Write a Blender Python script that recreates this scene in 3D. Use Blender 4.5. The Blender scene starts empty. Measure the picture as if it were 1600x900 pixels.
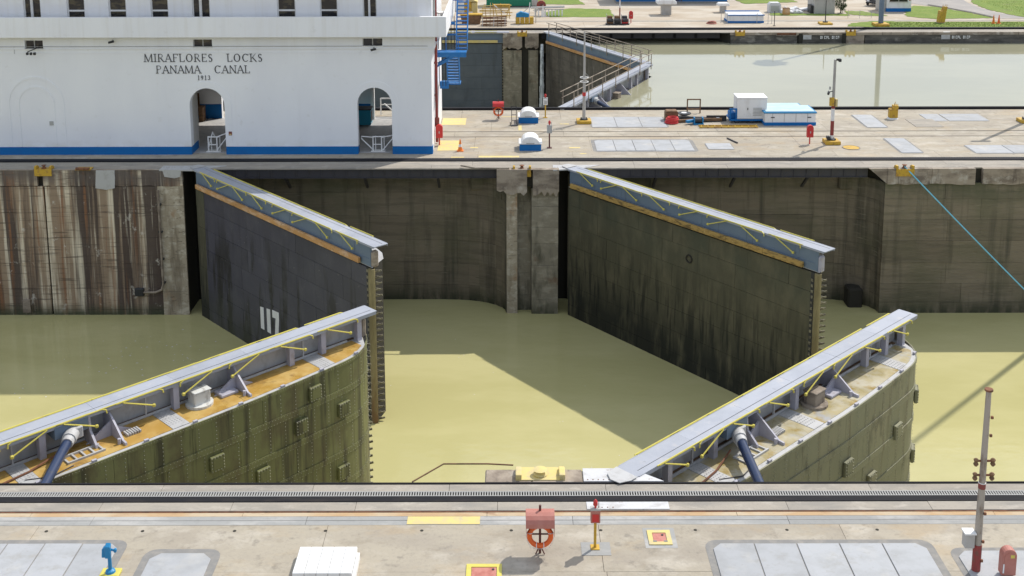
import bpy, bmesh, math, random
from math import sin, cos, pi, radians, hypot, atan2
random.seed(11)
SC = bpy.context.scene
COL = SC.collection

# ------------------------------------------------------------------ camera, sky, sun, exposure
cam_d = bpy.data.cameras.new('camera')
cam = bpy.data.objects.new('camera', cam_d)
COL.objects.link(cam)
cam.location = (0, -32.7, 18.9)
TH = math.atan(0.1727)
cam.rotation_euler = (pi / 2 - TH, radians(0.12), 0)
cam_d.sensor_width = 36
cam_d.lens = 40.5
cam_d.shift_y = -379 / 1600
cam_d.clip_start = 0.5
cam_d.clip_end = 6000
SC.camera = cam

SUN_EL = radians(50)
SUN_H = (0.7071, 0.7071)          # horizontal direction towards the sun (right and behind the lock)
w = bpy.data.worlds.new('World')
SC.world = w
w.use_nodes = True
nt = w.node_tree
for n in list(nt.nodes):
    nt.nodes.remove(n)
out = nt.nodes.new('ShaderNodeOutputWorld')
bg = nt.nodes.new('ShaderNodeBackground')
bg.inputs['Strength'].default_value = 0.12
sky = nt.nodes.new('ShaderNodeTexSky')
sky.sky_type = 'NISHITA'
sky.sun_disc = False
sky.sun_elevation = SUN_EL
sky.sun_rotation = math.atan2(SUN_H[0], SUN_H[1])
sky.air_density = 1.0
sky.dust_density = 2.0
tc = nt.nodes.new('ShaderNodeTexCoord')
mp = nt.nodes.new('ShaderNodeMapping')
mp.inputs['Scale'].default_value = (1, 1, 2.2)
nz = nt.nodes.new('ShaderNodeTexNoise')
nz.inputs['Scale'].default_value = 2.3
nz.inputs['Detail'].default_value = 7
nz.inputs['Roughness'].default_value = 0.58
mr = nt.nodes.new('ShaderNodeMapRange')
mr.inputs['From Min'].default_value = 0.36
mr.inputs['From Max'].default_value = 0.56
mx = nt.nodes.new('ShaderNodeMix')
mx.data_type = 'RGBA'
mx.inputs['B'].default_value = (6.0, 6.6, 7.5, 1)      # bright broken cloud
nt.links.new(tc.outputs['Generated'], mp.inputs['Vector'])
nt.links.new(mp.outputs['Vector'], nz.inputs['Vector'])
nt.links.new(nz.outputs['Fac'], mr.inputs['Value'])
nt.links.new(mr.outputs['Result'], mx.inputs['Factor'])
nt.links.new(sky.outputs['Color'], mx.inputs['A'])
nt.links.new(mx.outputs['Result'], bg.inputs['Color'])
nt.links.new(bg.outputs['Background'], out.inputs['Surface'])

sd = bpy.data.lights.new('sun', 'SUN')
sd.energy = 3.45
sd.angle = radians(0.53)
sd.color = (1.0, 0.95, 0.87)
so = bpy.data.objects.new('sun', sd)
COL.objects.link(so)
so.location = (60, 100, 90)
so.rotation_euler = (pi / 2 - SUN_EL, 0, pi / 2 + math.atan2(SUN_H[1], SUN_H[0]))

SC.view_settings.view_transform = 'Standard'
SC.view_settings.look = 'None'
SC.view_settings.gamma = 1
SC.view_settings.use_curve_mapping = False
SC.view_settings.exposure = 0.19


# ------------------------------------------------------------------ mesh helper
class MB:
    def __init__(self):
        self.v = []
        self.f = []

    def add(self, vs, fs):
        b = len(self.v)
        self.v += [tuple(p) for p in vs]
        self.f += [tuple(b + i for i in q) for q in fs]
        return self

    def box(self, x0, x1, y0, y1, z0, z1):
        vs = [(x0, y0, z0), (x1, y0, z0), (x1, y1, z0), (x0, y1, z0),
              (x0, y0, z1), (x1, y0, z1), (x1, y1, z1), (x0, y1, z1)]
        return self.add(vs, [(0, 3, 2, 1), (4, 5, 6, 7), (0, 1, 5, 4), (1, 2, 6, 5), (2, 3, 7, 6), (3, 0, 4, 7)])

    def cbox(self, c, s):
        return self.box(c[0] - s[0] / 2, c[0] + s[0] / 2, c[1] - s[1] / 2, c[1] + s[1] / 2, c[2] - s[2] / 2, c[2] + s[2] / 2)

    def rbox(self, c, s, a):
        """box rotated about z by a"""
        vs = []
        for dz in (-.5, .5):
            for dx, dy in ((-.5, -.5), (.5, -.5), (.5, .5), (-.5, .5)):
                x, y = dx * s[0], dy * s[1]
                vs.append((c[0] + x * cos(a) - y * sin(a), c[1] + x * sin(a) + y * cos(a), c[2] + dz * s[2]))
        return self.add(vs, [(0, 3, 2, 1), (4, 5, 6, 7), (0, 1, 5, 4), (1, 2, 6, 5), (2, 3, 7, 6), (3, 0, 4, 7)])

    def prism(self, poly, a, b, plane='xy'):
        """polygon extruded between a and b along the third axis"""
        def P(u, w_, d):
            return (u, w_, d) if plane == 'xy' else ((u, d, w_) if plane == 'xz' else (d, u, w_))
        n = len(poly)
        vs = [P(u, w_, a) for u, w_ in poly] + [P(u, w_, b) for u, w_ in poly]
        fs = [tuple(range(n - 1, -1, -1)), tuple(range(n, 2 * n))]
        fs += [(i, (i + 1) % n, n + (i + 1) % n, n + i) for i in range(n)]
        return self.add(vs, fs)

    def tube(self, pts, r, n=7, r2=None):
        pts = [tuple(map(float, p)) for p in pts]
        rings = []
        m = len(pts)
        pu = None
        for i, p in enumerate(pts):
            a = pts[max(0, i - 1)]
            b = pts[min(m - 1, i + 1)]
            d = [b[k] - a[k] for k in range(3)]
            l = math.sqrt(sum(q * q for q in d)) or 1
            d = [q / l for q in d]
            up = (0, 0, 1) if abs(d[2]) < .95 else (1, 0, 0)
            if pu is not None:
                up = pu
            s = [d[1] * up[2] - d[2] * up[1], d[2] * up[0] - d[0] * up[2], d[0] * up[1] - d[1] * up[0]]
            l = math.sqrt(sum(q * q for q in s)) or 1
            s = [q / l for q in s]
            t = [s[1] * d[2] - s[2] * d[1], s[2] * d[0] - s[0] * d[2], s[0] * d[1] - s[1] * d[0]]
            pu = tuple(t)
            rr = r if r2 is None else r + (r2 - r) * i / (m - 1)
            rings.append([(p[0] + rr * (cos(2 * pi * k / n) * s[0] + sin(2 * pi * k / n) * t[0]),
                           p[1] + rr * (cos(2 * pi * k / n) * s[1] + sin(2 * pi * k / n) * t[1]),
                           p[2] + rr * (cos(2 * pi * k / n) * s[2] + sin(2 * pi * k / n) * t[2])) for k in range(n)])
        vs = [q for ring in rings for q in ring]
        fs = []
        for i in range(m - 1):
            for k in range(n):
                fs.append((i * n + k, i * n + (k + 1) % n, (i + 1) * n + (k + 1) % n, (i + 1) * n + k))
        fs.append(tuple(range(n - 1, -1, -1)))
        fs.append(tuple((m - 1) * n + k for k in range(n)))
        return self.add(vs, fs)

    def bar(self, p0, p1, w_, h):
        """rectangular bar from p0 to p1"""
        d = [p1[k] - p0[k] for k in range(3)]
        l = math.sqrt(sum(q * q for q in d))
        d = [q / l for q in d]
        up = (0, 0, 1) if abs(d[2]) < .9 else (0, 1, 0)
        s = [d[1] * up[2] - d[2] * up[1], d[2] * up[0] - d[0] * up[2], d[0] * up[1] - d[1] * up[0]]
        ls = math.sqrt(sum(q * q for q in s))
        s = [q / ls for q in s]
        t = [s[1] * d[2] - s[2] * d[1], s[2] * d[0] - s[0] * d[2], s[0] * d[1] - s[1] * d[0]]
        vs = []
        for p in (p0, p1):
            for a, b in ((-.5, -.5), (.5, -.5), (.5, .5), (-.5, .5)):
                vs.append(tuple(p[k] + a * w_ * s[k] + b * h * t[k] for k in range(3)))
        return self.add(vs, [(0, 3, 2, 1), (4, 5, 6, 7), (0, 1, 5, 4), (1, 2, 6, 5), (2, 3, 7, 6), (3, 0, 4, 7)])

    def cyl(self, x, y, z0, z1, r, n=12, r2=None):
        r2 = r if r2 is None else r2
        vs = [(x + r * cos(2 * pi * k / n), y + r * sin(2 * pi * k / n), z0) for k in range(n)]
        vs += [(x + r2 * cos(2 * pi * k / n), y + r2 * sin(2 * pi * k / n), z1) for k in range(n)]
        fs = [tuple(range(n - 1, -1, -1)), tuple(range(n, 2 * n))]
        fs += [(k, (k + 1) % n, n + (k + 1) % n, n + k) for k in range(n)]
        return self.add(vs, fs)

    def lathe(self, x, y, prof, n=14):
        vs, fs = [], []
        for r, z in prof:
            vs += [(x + r * cos(2 * pi * k / n), y + r * sin(2 * pi * k / n), z) for k in range(n)]
        for i in range(len(prof) - 1):
            for k in range(n):
                fs.append((i * n + k, i * n + (k + 1) % n, (i + 1) * n + (k + 1) % n, (i + 1) * n + k))
        fs.append(tuple(range(n - 1, -1, -1)))
        fs.append(tuple((len(prof) - 1) * n + k for k in range(n)))
        return self.add(vs, fs)

    def torus(self, c, R, r, axis='y', n=28, m=8, a0=0., a1=2 * pi):
        vs, fs = [], []
        full = abs(a1 - a0 - 2 * pi) < 1e-6
        N = n if full else n + 1
        for i in range(N):
            a = a0 + (a1 - a0) * i / n
            for k in range(m):
                b = 2 * pi * k / m
                u, v_, h = (R + r * cos(b)) * cos(a), (R + r * cos(b)) * sin(a), r * sin(b)
                vs.append({'y': (c[0] + u, c[1] + h, c[2] + v_), 'z': (c[0] + u, c[1] + v_, c[2] + h),
                           'x': (c[0] + h, c[1] + u, c[2] + v_)}[axis])
        for i in range(n if full else n):
            j = (i + 1) % N
            for k in range(m):
                fs.append((i * m + k, i * m + (k + 1) % m, j * m + (k + 1) % m, j * m + k))
        if not full:
            fs.append(tuple(range(m)))
            fs.append(tuple(n * m + k for k in range(m)))
        return self.add(vs, fs)

    def flip(self):
        self.v = [(x, -y, z) for x, y, z in self.v]
        self.f = [tuple(reversed(q)) for q in self.f]
        return self

    def mesh(self, name):
        me = bpy.data.meshes.new(name)
        me.from_pydata(self.v, [], self.f)
        bm = bmesh.new()
        bm.from_mesh(me)
        bmesh.ops.recalc_face_normals(bm, faces=bm.faces)
        bm.to_mesh(me)
        bm.free()
        return me

    def build(self, name, mat, parent=None, bevel=0, smooth=False, label=None, kind=None, loc=None):
        me = self.mesh(name)
        me.materials.append(mat)
        if smooth:
            me.polygons.foreach_set('use_smooth', [True] * len(me.polygons))
            try:
                me.set_sharp_from_angle(angle=radians(40))
            except Exception:
                pass
        o = bpy.data.objects.new(name, me)
        COL.objects.link(o)
        if parent is not None:
            o.parent = parent
        if loc is not None:
            o.location = loc
        if bevel:
            b = o.modifiers.new('bevel', 'BEVEL')
            b.width = bevel
            b.segments = 1
            b.limit_method = 'ANGLE'
        if label:
            o['label'] = label
        if kind:
            o['kind'] = kind
        return o


def thing(name, label, cat, loc=(0, 0, 0), rz=0, group=None):
    o = bpy.data.objects.new(name, None)
    COL.objects.link(o)
    o.empty_display_size = .2
    o.location = loc
    o.rotation_euler = (0, 0, rz)
    o['label'] = label
    o['category'] = cat
    if group:
        o['group'] = group
    return o


def kids(o):
    return [c for c in COL.objects if c.parent == o]


def dup(o, loc, rz=None, label=None, group=None, parent=None):
    c = o.copy()
    COL.objects.link(c)
    if parent is not None:
        c.parent = parent
    if loc is not None:
        c.location = loc
    if rz is not None:
        c.rotation_euler = (0, 0, rz)
    if label:
        c['label'] = label
    if group:
        c['group'] = group
    for k in list(o.children):
        dup(k, None, None, None, None, c)
    return c


def structure(mb, name, mat, **kw):
    return mb.build(name, mat, kind='structure', **kw)


# ------------------------------------------------------------------ materials
MC = {}


def M(name, col, rough=.8, metal=0., layers=(), bump=None, rnd=0., spec=.5, rough_var=None):
    """layers: dicts col, scale (xyz), lo, hi, amt, det, z=(z_full, z_none)"""
    if name in MC:
        return MC[name]
    m = bpy.data.materials.new(name)
    m.use_nodes = True
    t = m.node_tree
    L = t.links.new
    b = t.nodes['Principled BSDF']
    b.inputs['Roughness'].default_value = rough
    b.inputs['Metallic'].default_value = metal
    b.inputs['Specular IOR Level'].default_value = spec
    rgb = t.nodes.new('ShaderNodeRGB')
    rgb.outputs[0].default_value = (*col, 1)
    cur = rgb.outputs[0]
    geo = None
    if layers or bump or rough_var:
        geo = t.nodes.new('ShaderNodeNewGeometry')
    for i, ly in enumerate(layers):
        mp = t.nodes.new('ShaderNodeMapping')
        s = ly.get('scale', (1, 1, 1))
        if not hasattr(s, '__len__'):
            s = (s, s, s)
        mp.inputs['Scale'].default_value = s
        mp.inputs['Location'].default_value = (i * 7.3 + 1.1, i * 3.7, i * 5.1)
        mp.inputs['Rotation'].default_value = (0, 0, ly.get('rot', 0))
        L(geo.outputs['Position'], mp.inputs['Vector'])
        nzz = t.nodes.new('ShaderNodeTexNoise')
        nzz.inputs['Scale'].default_value = 1
        nzz.inputs['Detail'].default_value = ly.get('det', 5)
        nzz.inputs['Roughness'].default_value = ly.get('nr', .6)
        nzz.inputs['Distortion'].default_value = ly.get('dist', 0)
        L(mp.outputs[0], nzz.inputs['Vector'])
        r = t.nodes.new('ShaderNodeMapRange')
        r.inputs['From Min'].default_value = ly.get('lo', .45)
        r.inputs['From Max'].default_value = ly.get('hi', .6)
        r.inputs['To Max'].default_value = ly.get('amt', 1)
        L(nzz.outputs['Fac'], r.inputs['Value'])
        fac = r.outputs[0]
        if 'z' in ly:
            sx = t.nodes.new('ShaderNodeSeparateXYZ')
            L(geo.outputs['Position'], sx.inputs[0])
            zr = t.nodes.new('ShaderNodeMapRange')
            zr.inputs['From Min'].default_value = ly['z'][1]
            zr.inputs['From Max'].default_value = ly['z'][0]
            L(sx.outputs['Z'], zr.inputs['Value'])
            mu = t.nodes.new('ShaderNodeMath')
            mu.operation = 'MULTIPLY'
            L(fac, mu.inputs[0])
            L(zr.outputs[0], mu.inputs[1])
            fac = mu.outputs[0]
        mxn = t.nodes.new('ShaderNodeMix')
        mxn.data_type = 'RGBA'
        mxn.inputs['B'].default_value = (*ly['col'], 1)
        L(fac, mxn.inputs['Factor'])
        L(cur, mxn.inputs['A'])
        cur = mxn.outputs['Result']
    if rnd:
        oi = t.nodes.new('ShaderNodeObjectInfo')
        r = t.nodes.new('ShaderNodeMapRange')
        r.inputs['To Min'].default_value = 1 - rnd
        r.inputs['To Max'].default_value = 1 + rnd
        L(oi.outputs['Random'], r.inputs['Value'])
        hs = t.nodes.new('ShaderNodeHueSaturation')
        L(r.outputs[0], hs.inputs['Value'])
        L(cur, hs.inputs['Color'])
        cur = hs.outputs[0]
    L(cur, b.inputs['Base Color'])
    if rough_var:
        nzz = t.nodes.new('ShaderNodeTexNoise')
        nzz.inputs['Scale'].default_value = rough_var[0]
        L(geo.outputs['Position'], nzz.inputs['Vector'])
        r = t.nodes.new('ShaderNodeMapRange')
        r.inputs['From Min'].default_value = .35
        r.inputs['From Max'].default_value = .65
        r.inputs['To Min'].default_value = rough_var[1]
        r.inputs['To Max'].default_value = rough_var[2]
        L(nzz.outputs['Fac'], r.inputs['Value'])
        L(r.outputs[0], b.inputs['Roughness'])
    if bump:
        mp = t.nodes.new('ShaderNodeMapping')
        s = bump[0]
        if not hasattr(s, '__len__'):
            s = (s, s, s)
        mp.inputs['Scale'].default_value = s
        L(geo.outputs['Position'], mp.inputs['Vector'])
        nzz = t.nodes.new('ShaderNodeTexNoise')
        nzz.inputs['Scale'].default_value = 1
        nzz.inputs['Detail'].default_value = 6
        L(mp.outputs[0], nzz.inputs['Vector'])
        bn = t.nodes.new('ShaderNodeBump')
        bn.inputs['Strength'].default_value = bump[1]
        bn.inputs['Distance'].default_value = bump[2]
        L(nzz.outputs['Fac'], bn.inputs['Height'])
        L(bn.outputs[0], b.inputs['Normal'])
    MC[name] = m
    return m


deck_layers = (dict(col=(.33, .29, .235), scale=(.25, .6, 1), lo=.42, hi=.62, amt=.85),
               dict(col=(.29, .25, .19), scale=(1.1, 1.5, 1), lo=.55, hi=.66, amt=.6, nr=.7),
               dict(col=(.52, .475, .4), scale=(.7, 1.1, 1), lo=.52, hi=.7, amt=.7),
               dict(col=(.36, .27, .17), scale=(.12, .5, 1), lo=.58, hi=.72, amt=.45),
               dict(col=(.19, .17, .14), scale=(2.2, 2.6, 2), lo=.58, hi=.7, amt=.6),
               dict(col=(.4, .3, .18), scale=(.5, .9, 1), lo=.54, hi=.66, amt=.4),
               dict(col=(.24, .22, .19), scale=(11, 11, 11), lo=.5, hi=.8, amt=.45))
m_deck = M('deck_concrete', (.395, .35, .275), .9, layers=deck_layers, bump=(9, .3, .02), rnd=.05)
m_strip = M('track_concrete', (.34, .305, .255), .9, layers=(
    dict(col=(.24, .225, .2), scale=(.5, 2, 1), lo=.45, hi=.65, amt=.8),
    dict(col=(.46, .42, .36), scale=(1.5, 3, 1), lo=.55, hi=.7, amt=.6),
    dict(col=(.22, .2, .18), scale=(12, 12, 12), lo=.5, hi=.8, amt=.4)), bump=(10, .3, .02), rnd=.07)
m_grey = M('grey_strip', (.3, .3, .29), .85, layers=(
    dict(col=(.42, .41, .39), scale=(.35, 1, 1), lo=.5, hi=.62, amt=.8),
    dict(col=(.2, .2, .19), scale=(6, 6, 6), lo=.5, hi=.75, amt=.4)), rnd=.06)
m_ochre = M('ochre_strip', (.46, .31, .17), .9, layers=(
    dict(col=(.5, .42, .3), scale=(.6, 1, 1), lo=.42, hi=.6, amt=.8),
    dict(col=(.3, .17, .1), scale=(1.5, 4, 1), lo=.55, hi=.7, amt=.7)))
m_rust = M('rust', (.22, .095, .05), .9, layers=(dict(col=(.1, .05, .03), scale=5, lo=.45, hi=.65),))
m_cover = M('cover_concrete', (.385, .395, .41), .8, layers=(
    dict(col=(.3, .305, .305), scale=(1.2, 1.6, 1), lo=.45, hi=.7, amt=.7),
    dict(col=(.49, .47, .43), scale=(.7, .7, .7), lo=.55, hi=.7, amt=.6),
    dict(col=(.3, .29, .27), scale=(1.6, 2.2, 7), lo=.55, hi=.68, amt=.55, nr=.7), dict(col=(.25, .24, .22), scale=(9, 9, 9), lo=.6, hi=.75, amt=.4)), rnd=.06)
m_frame = M('cover_surround', (.22, .215, .205), .9, layers=(dict(col=(.3, .28, .25), scale=3, lo=.45, hi=.7),))
m_ypaint = M('yellow_marking', (.66, .53, .2), .8, layers=(dict(col=(.5, .43, .27), scale=3, lo=.45, hi=.65, amt=.8),))
m_wall = M('wet_lock_concrete', (.2, .165, .115), .75, layers=(
    dict(col=(.225, .19, .135), scale=(.35, .35, 1.4), lo=.44, hi=.64, amt=.85),
    dict(col=(.12, .103, .074), scale=(.25, .25, 3.4), lo=.5, hi=.64, amt=.55),
    dict(col=(.05, .047, .034), scale=(1.3, 1.3, .1), lo=.52, hi=.68, amt=.75),
    dict(col=(.12, .115, .066), scale=(.3, .3, .3), lo=.45, hi=.65, amt=.6),
    dict(col=(.24, .21, .15), scale=(.9, .9, 11), lo=.6, hi=.7, amt=.75),
    dict(col=(.06, .053, .04), scale=(1.1, 1.1, 13), lo=.62, hi=.7, amt=.5),
    dict(col=(.035, .042, .02), scale=(2, 2, .6), lo=.3, hi=.55, amt=.9, z=(-9.0, -8.1)),
    dict(col=(.06, .075, .035), scale=(.8, .8, .8), lo=.4, hi=.6, amt=.7, z=(-.9, -2.4))),
    bump=((2, 2, 9), .6, .05), rnd=.12)
m_stain = M('streaked_lock_concrete', (.32, .235, .16), .8, layers=(
    dict(col=(.74, .65, .5), scale=(1.5, 1.5, .06), lo=.46, hi=.55, amt=.95, nr=.62, det=8),
    dict(col=(.075, .052, .042), scale=(.95, .95, .028), lo=.48, hi=.56, amt=.96, nr=.62, det=8),
    dict(col=(.75, .67, .53), scale=(3.4, 3.4, .1), lo=.59, hi=.68, amt=.7),
    dict(col=(.26, .12, .055), scale=(2.2, 2.2, .07), lo=.55, hi=.64, amt=.85),
    dict(col=(.72, .68, .6), scale=(1.6, 1.6, 1.1), lo=.62, hi=.7, amt=.65, nr=.7),
    dict(col=(.07, .052, .04), scale=(.5, .5, 9), lo=.57, hi=.66, amt=.65),
    dict(col=(.12, .1, .09), scale=(.8, .8, 1.2), lo=.3, hi=.5, amt=.85, z=(-.3, -1.3)),
    dict(col=(.05, .06, .03), scale=(2, 2, .6), lo=.25, hi=.5, amt=.9, z=(-9.0, -8.3))),
    bump=((2, 2, 9), .6, .05), rnd=.08)
m_pier = M('pier_concrete', (.28, .25, .19), .85, layers=(
    dict(col=(.42, .38, .3), scale=(1.2, 1.2, 2.4), lo=.5, hi=.66, amt=.8),
    dict(col=(.08, .075, .05), scale=(1.4, 1.4, .4), lo=.5, hi=.68, amt=.85),
    dict(col=(.2, .12, .07), scale=(.9, .9, .8), lo=.6, hi=.7, amt=.6),
    dict(col=(.05, .055, .03), scale=(2, 2, .5), lo=.3, hi=.5, amt=.8, z=(-9.0, -8.0))),
    bump=(5, .7, .05), rnd=.08)
m_pale_pier = M('pale_pier_concrete', (.42, .36, .27), .85, layers=(
    dict(col=(.58, .53, .43), scale=(2.2, 2.2, 3), lo=.5, hi=.62, amt=.85),
    dict(col=(.2, .16, .11), scale=(1.6, 1.6, .25), lo=.52, hi=.66, amt=.8),
    dict(col=(.36, .22, .12), scale=(.9, .9, .5), lo=.58, hi=.68, amt=.7),
    dict(col=(.12, .1, .07), scale=(3, 3, 9), lo=.6, hi=.68, amt=.7)), bump=(6, .7, .05))
m_coping = M('coping_concrete', (.34, .285, .225), .9, layers=(
    dict(col=(.17, .135, .105), scale=(.8, .8, 2), lo=.45, hi=.62, amt=.85),
    dict(col=(.5, .46, .4), scale=(1.4, 1.4, 1.4), lo=.56, hi=.7, amt=.8),
    dict(col=(.09, .07, .06), scale=(3, 3, .5), lo=.58, hi=.7, amt=.7)), bump=(6, .5, .03), rnd=.08)
m_core = M('dark_joint', (.03, .027, .02), .9)
m_black = M('black_steel', (.05, .048, .056), .65, layers=(dict(col=(.06, .05, .045), scale=4, lo=.5, hi=.7, amt=.6),))
m_track = M('track_steel', (.014, .014, .017), .8, 0, spec=.2, layers=(dict(col=(.035, .03, .028), scale=(1, 4, 3), lo=.5, hi=.7, amt=.7),))
m_tooth = M('rack_bar_steel', (.36, .355, .34), .6)
m_tooth_dark = M('dark_rack_bar_steel', (.13, .13, .13), .7)
m_blue_steel = M('blue_grey_paint', (.135, .185, .25), .5, layers=(
    dict(col=(.2, .255, .32), scale=(.6, .6, 1.2), lo=.5, hi=.7, amt=.5),
    dict(col=(.08, .1, .125), scale=(3, 3, .4), lo=.6, hi=.72, amt=.6)))
m_walk = M('walkway_plate_paint', (.35, .37, .42), .6, layers=(
    dict(col=(.29, .31, .36), scale=(.8, .8, 1), lo=.45, hi=.65, amt=.7),
    dict(col=(.46, .44, .43), scale=(2, 2, 2), lo=.58, hi=.72, amt=.6),
    dict(col=(.2, .2, .22), scale=(5, 5, 5), lo=.66, hi=.75, amt=.6)), bump=(28, .25, .01), rnd=.06)
m_yellow = M('yellow_paint', (.62, .54, .1), .5, layers=(dict(col=(.55, .42, .1), scale=6, lo=.55, hi=.7, amt=.7),))
m_yellow2 = M('deep_yellow_paint', (.55, .34, .03), .6, layers=(dict(col=(.33, .17, .05), scale=5, lo=.5, hi=.64, amt=.8),))
m_timber = M('orange_fender_timber', (.5, .27, .1), .8, layers=(
    dict(col=(.62, .42, .26), scale=(1.2, 1.2, 3), lo=.48, hi=.62, amt=.8),
    dict(col=(.2, .1, .05), scale=(3, 3, 5), lo=.6, hi=.7, amt=.7)), rnd=.08)
m_timber2 = M('worn_fender_timber', (.42, .27, .08), .8, layers=(
    dict(col=(.12, .08, .03), scale=(2, 2, 6), lo=.5, hi=.62, amt=.85),
    dict(col=(.6, .45, .2), scale=(4, 4, 4), lo=.6, hi=.7, amt=.6)), rnd=.08)
m_plateA = M('charcoal_gate_paint', (.062, .062, .084), .42, layers=(
    dict(col=(.02, .02, .022), scale=(1.5, 1.5, .16), lo=.52, hi=.58, amt=.92, z=(-4.8, -1.2)),
    dict(col=(.088, .088, .108), scale=(.8, .8, .5), lo=.5, hi=.65, amt=.6),
    dict(col=(.28, .28, .29), scale=(4, 4, 9), lo=.66, hi=.73, amt=.55),
    dict(col=(.03, .035, .03), scale=(1, 1, .6), lo=.35, hi=.6, amt=.85, z=(-9, -6.5))), rnd=.1, bump=((3, 3, 2), .25, .03))
m_plateB = M('mossy_gate_steel', (.078, .073, .045), .6, layers=(
    dict(col=(.13, .116, .072), scale=(1.2, 1.2, .5), lo=.46, hi=.64, amt=.8),
    dict(col=(.012, .013, .01), scale=(3.6, 3.6, .3), lo=.5, hi=.6, amt=.9, z=(-6.5, -3.0)),
    dict(col=(.045, .06, .042), scale=(.5, .5, .5), lo=.4, hi=.6, amt=.6, z=(-1, -4)),
    dict(col=(.012, .014, .012), scale=(1.5, 1.5, .35), lo=.3, hi=.5, amt=.95, z=(-8.0, -5.6))), rnd=.05,
    bump=((6, 6, 3), .3, .02))
m_skinA = M('olive_gate_skin', (.165, .17, .07), .42, layers=(
    dict(col=(.2, .205, .09), scale=(.6, .6, .35), lo=.45, hi=.65, amt=.7),
    dict(col=(.042, .04, .028), scale=(1.9, 1.9, .12), lo=.5, hi=.62, amt=.85),
    dict(col=(.1, .075, .045), scale=(.8, .8, .5), lo=.5, hi=.64, amt=.6),
    dict(col=(.2, .19, .13), scale=(3.5, 3.5, .25), lo=.64, hi=.73, amt=.5),
    dict(col=(.09, .07, .05), scale=(2, 2, 1.2), lo=.6, hi=.72, amt=.5)), rnd=.08, bump=((5, 5, 3), .2, .02))
m_skinB = M('grey_olive_gate_skin', (.22, .22, .14), .55, layers=(
    dict(col=(.27, .25, .16), scale=(.6, .6, .5), lo=.45, hi=.65, amt=.7),
    dict(col=(.08, .078, .055), scale=(1.4, 1.4, .6), lo=.57, hi=.68, amt=.65),
    dict(col=(.1, .075, .04), scale=(2.4, 2.4, .15), lo=.6, hi=.7, amt=.6)), rnd=.08, bump=((5, 5, 4), .3, .02))
m_skinC = M('brown_gate_skin', (.13, .115, .095), .7, layers=(
    dict(col=(.065, .058, .048), scale=(1.4, 1.4, .3), lo=.45, hi=.62, amt=.8),
    dict(col=(.25, .23, .2), scale=(2, 2, .3), lo=.58, hi=.7, amt=.7, z=(-1.0, -5)),
    dict(col=(.07, .06, .05), scale=(.6, .6, 2), lo=.5, hi=.65, amt=.6)), rnd=.08)
m_skinD = M('slate_gate_paint', (.085, .105, .13), .55, layers=(
    dict(col=(.115, .135, .16), scale=(.5, .5, .8), lo=.45, hi=.65, amt=.7),
    dict(col=(.06, .07, .08), scale=(1, 1, .3), lo=.55, hi=.7, amt=.6)), rnd=.04)
m_rivet = M('rivet_steel', (.36, .35, .25), .5)
m_deckA = M('ochre_wet_deck', (.42, .25, .055), .5, layers=(
    dict(col=(.52, .36, .12), scale=(1.2, 1.2, 1), lo=.45, hi=.62, amt=.8),
    dict(col=(.25, .14, .035), scale=(1.6, 1.6, 1), lo=.55, hi=.68, amt=.8),
    dict(col=(.38, .34, .26), scale=(.9, .9, 1), lo=.63, hi=.7, amt=.7)), rough_var=(1.5, .25, .7))
m_deckB = M('silty_wet_deck', (.37, .31, .16), .5, layers=(
    dict(col=(.45, .42, .33), scale=(1.1, 1.1, 1), lo=.45, hi=.6, amt=.85),
    dict(col=(.3, .2, .04), scale=(1.3, 1.3, 1), lo=.55, hi=.66, amt=.85),
    dict(col=(.3, .32, .36), scale=(.7, .7, 1), lo=.58, hi=.68, amt=.8)), rough_var=(1.5, .2, .7))
m_lightsteel = M('pale_steel', (.46, .46, .46), .55, layers=(
    dict(col=(.3, .28, .26), scale=(3, 3, 2), lo=.5, hi=.7, amt=.6),
    dict(col=(.25, .15, .09), scale=(2, 2, 2), lo=.66, hi=.74, amt=.6)), rnd=.05)
m_plate_pale = M('pale_plate_paint', (.56, .56, .57), .6, layers=(dict(col=(.42, .41, .4), scale=(1.5, 2.5, 1), lo=.48, hi=.62, amt=.8), dict(col=(.25, .17, .12), scale=(4, 4, 4), lo=.64, hi=.72, amt=.7)))
m_cab = M('weathered_white_box', (.6, .6, .57), .6, layers=(dict(col=(.35, .33, .3), scale=(4, 4, 2), lo=.5, hi=.62, amt=.8),))
m_lilac = M('lilac_steel', (.42, .41, .47), .5, layers=(dict(col=(.3, .27, .28), scale=(3, 3, 3), lo=.52, hi=.7, amt=.6),))
m_darksteel = M('dark_steel', (.035, .036, .04), .5, .2)
m_navy = M('navy_arm_paint', (.02, .035, .085), .3, layers=(dict(col=(.05, .055, .06), scale=4, lo=.55, hi=.7, amt=.5),))
m_mitre = M('worn_mitre_timber', (.19, .155, .075), .7, layers=(
    dict(col=(.34, .29, .15), scale=(2, 2, .4), lo=.45, hi=.62, amt=.7),
    dict(col=(.2, .1, .04), scale=(2, 2, .5), lo=.4, hi=.6, amt=.8, z=(-8, -4.5))))
m_bracket = M('bracket_steel', (.24, .22, .15), .6, layers=(dict(col=(.09, .08, .06), scale=5, lo=.45, hi=.6),))
m_water = M('silty_water', (.455, .42, .195), .05, spec=.5, layers=(
    dict(col=(.525, .485, .245), scale=(.09, .2, 1), lo=.4, hi=.6, amt=.8),),
    bump=((1.1, 2.0, 1), .3, .05))
MC['silty_water'].node_tree.nodes['Principled BSDF'].inputs['IOR'].default_value = 1.333
m_water_hi = M('upper_water', (.32, .31, .21), .05, spec=.5, layers=(
    dict(col=(.37, .355, .24), scale=(.05, .12, 1), lo=.4, hi=.6, amt=.8),), bump=((1.2, 2.0, 1), .05, .02))
MC['upper_water'].node_tree.nodes['Principled BSDF'].inputs['IOR'].default_value = 1.5
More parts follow.
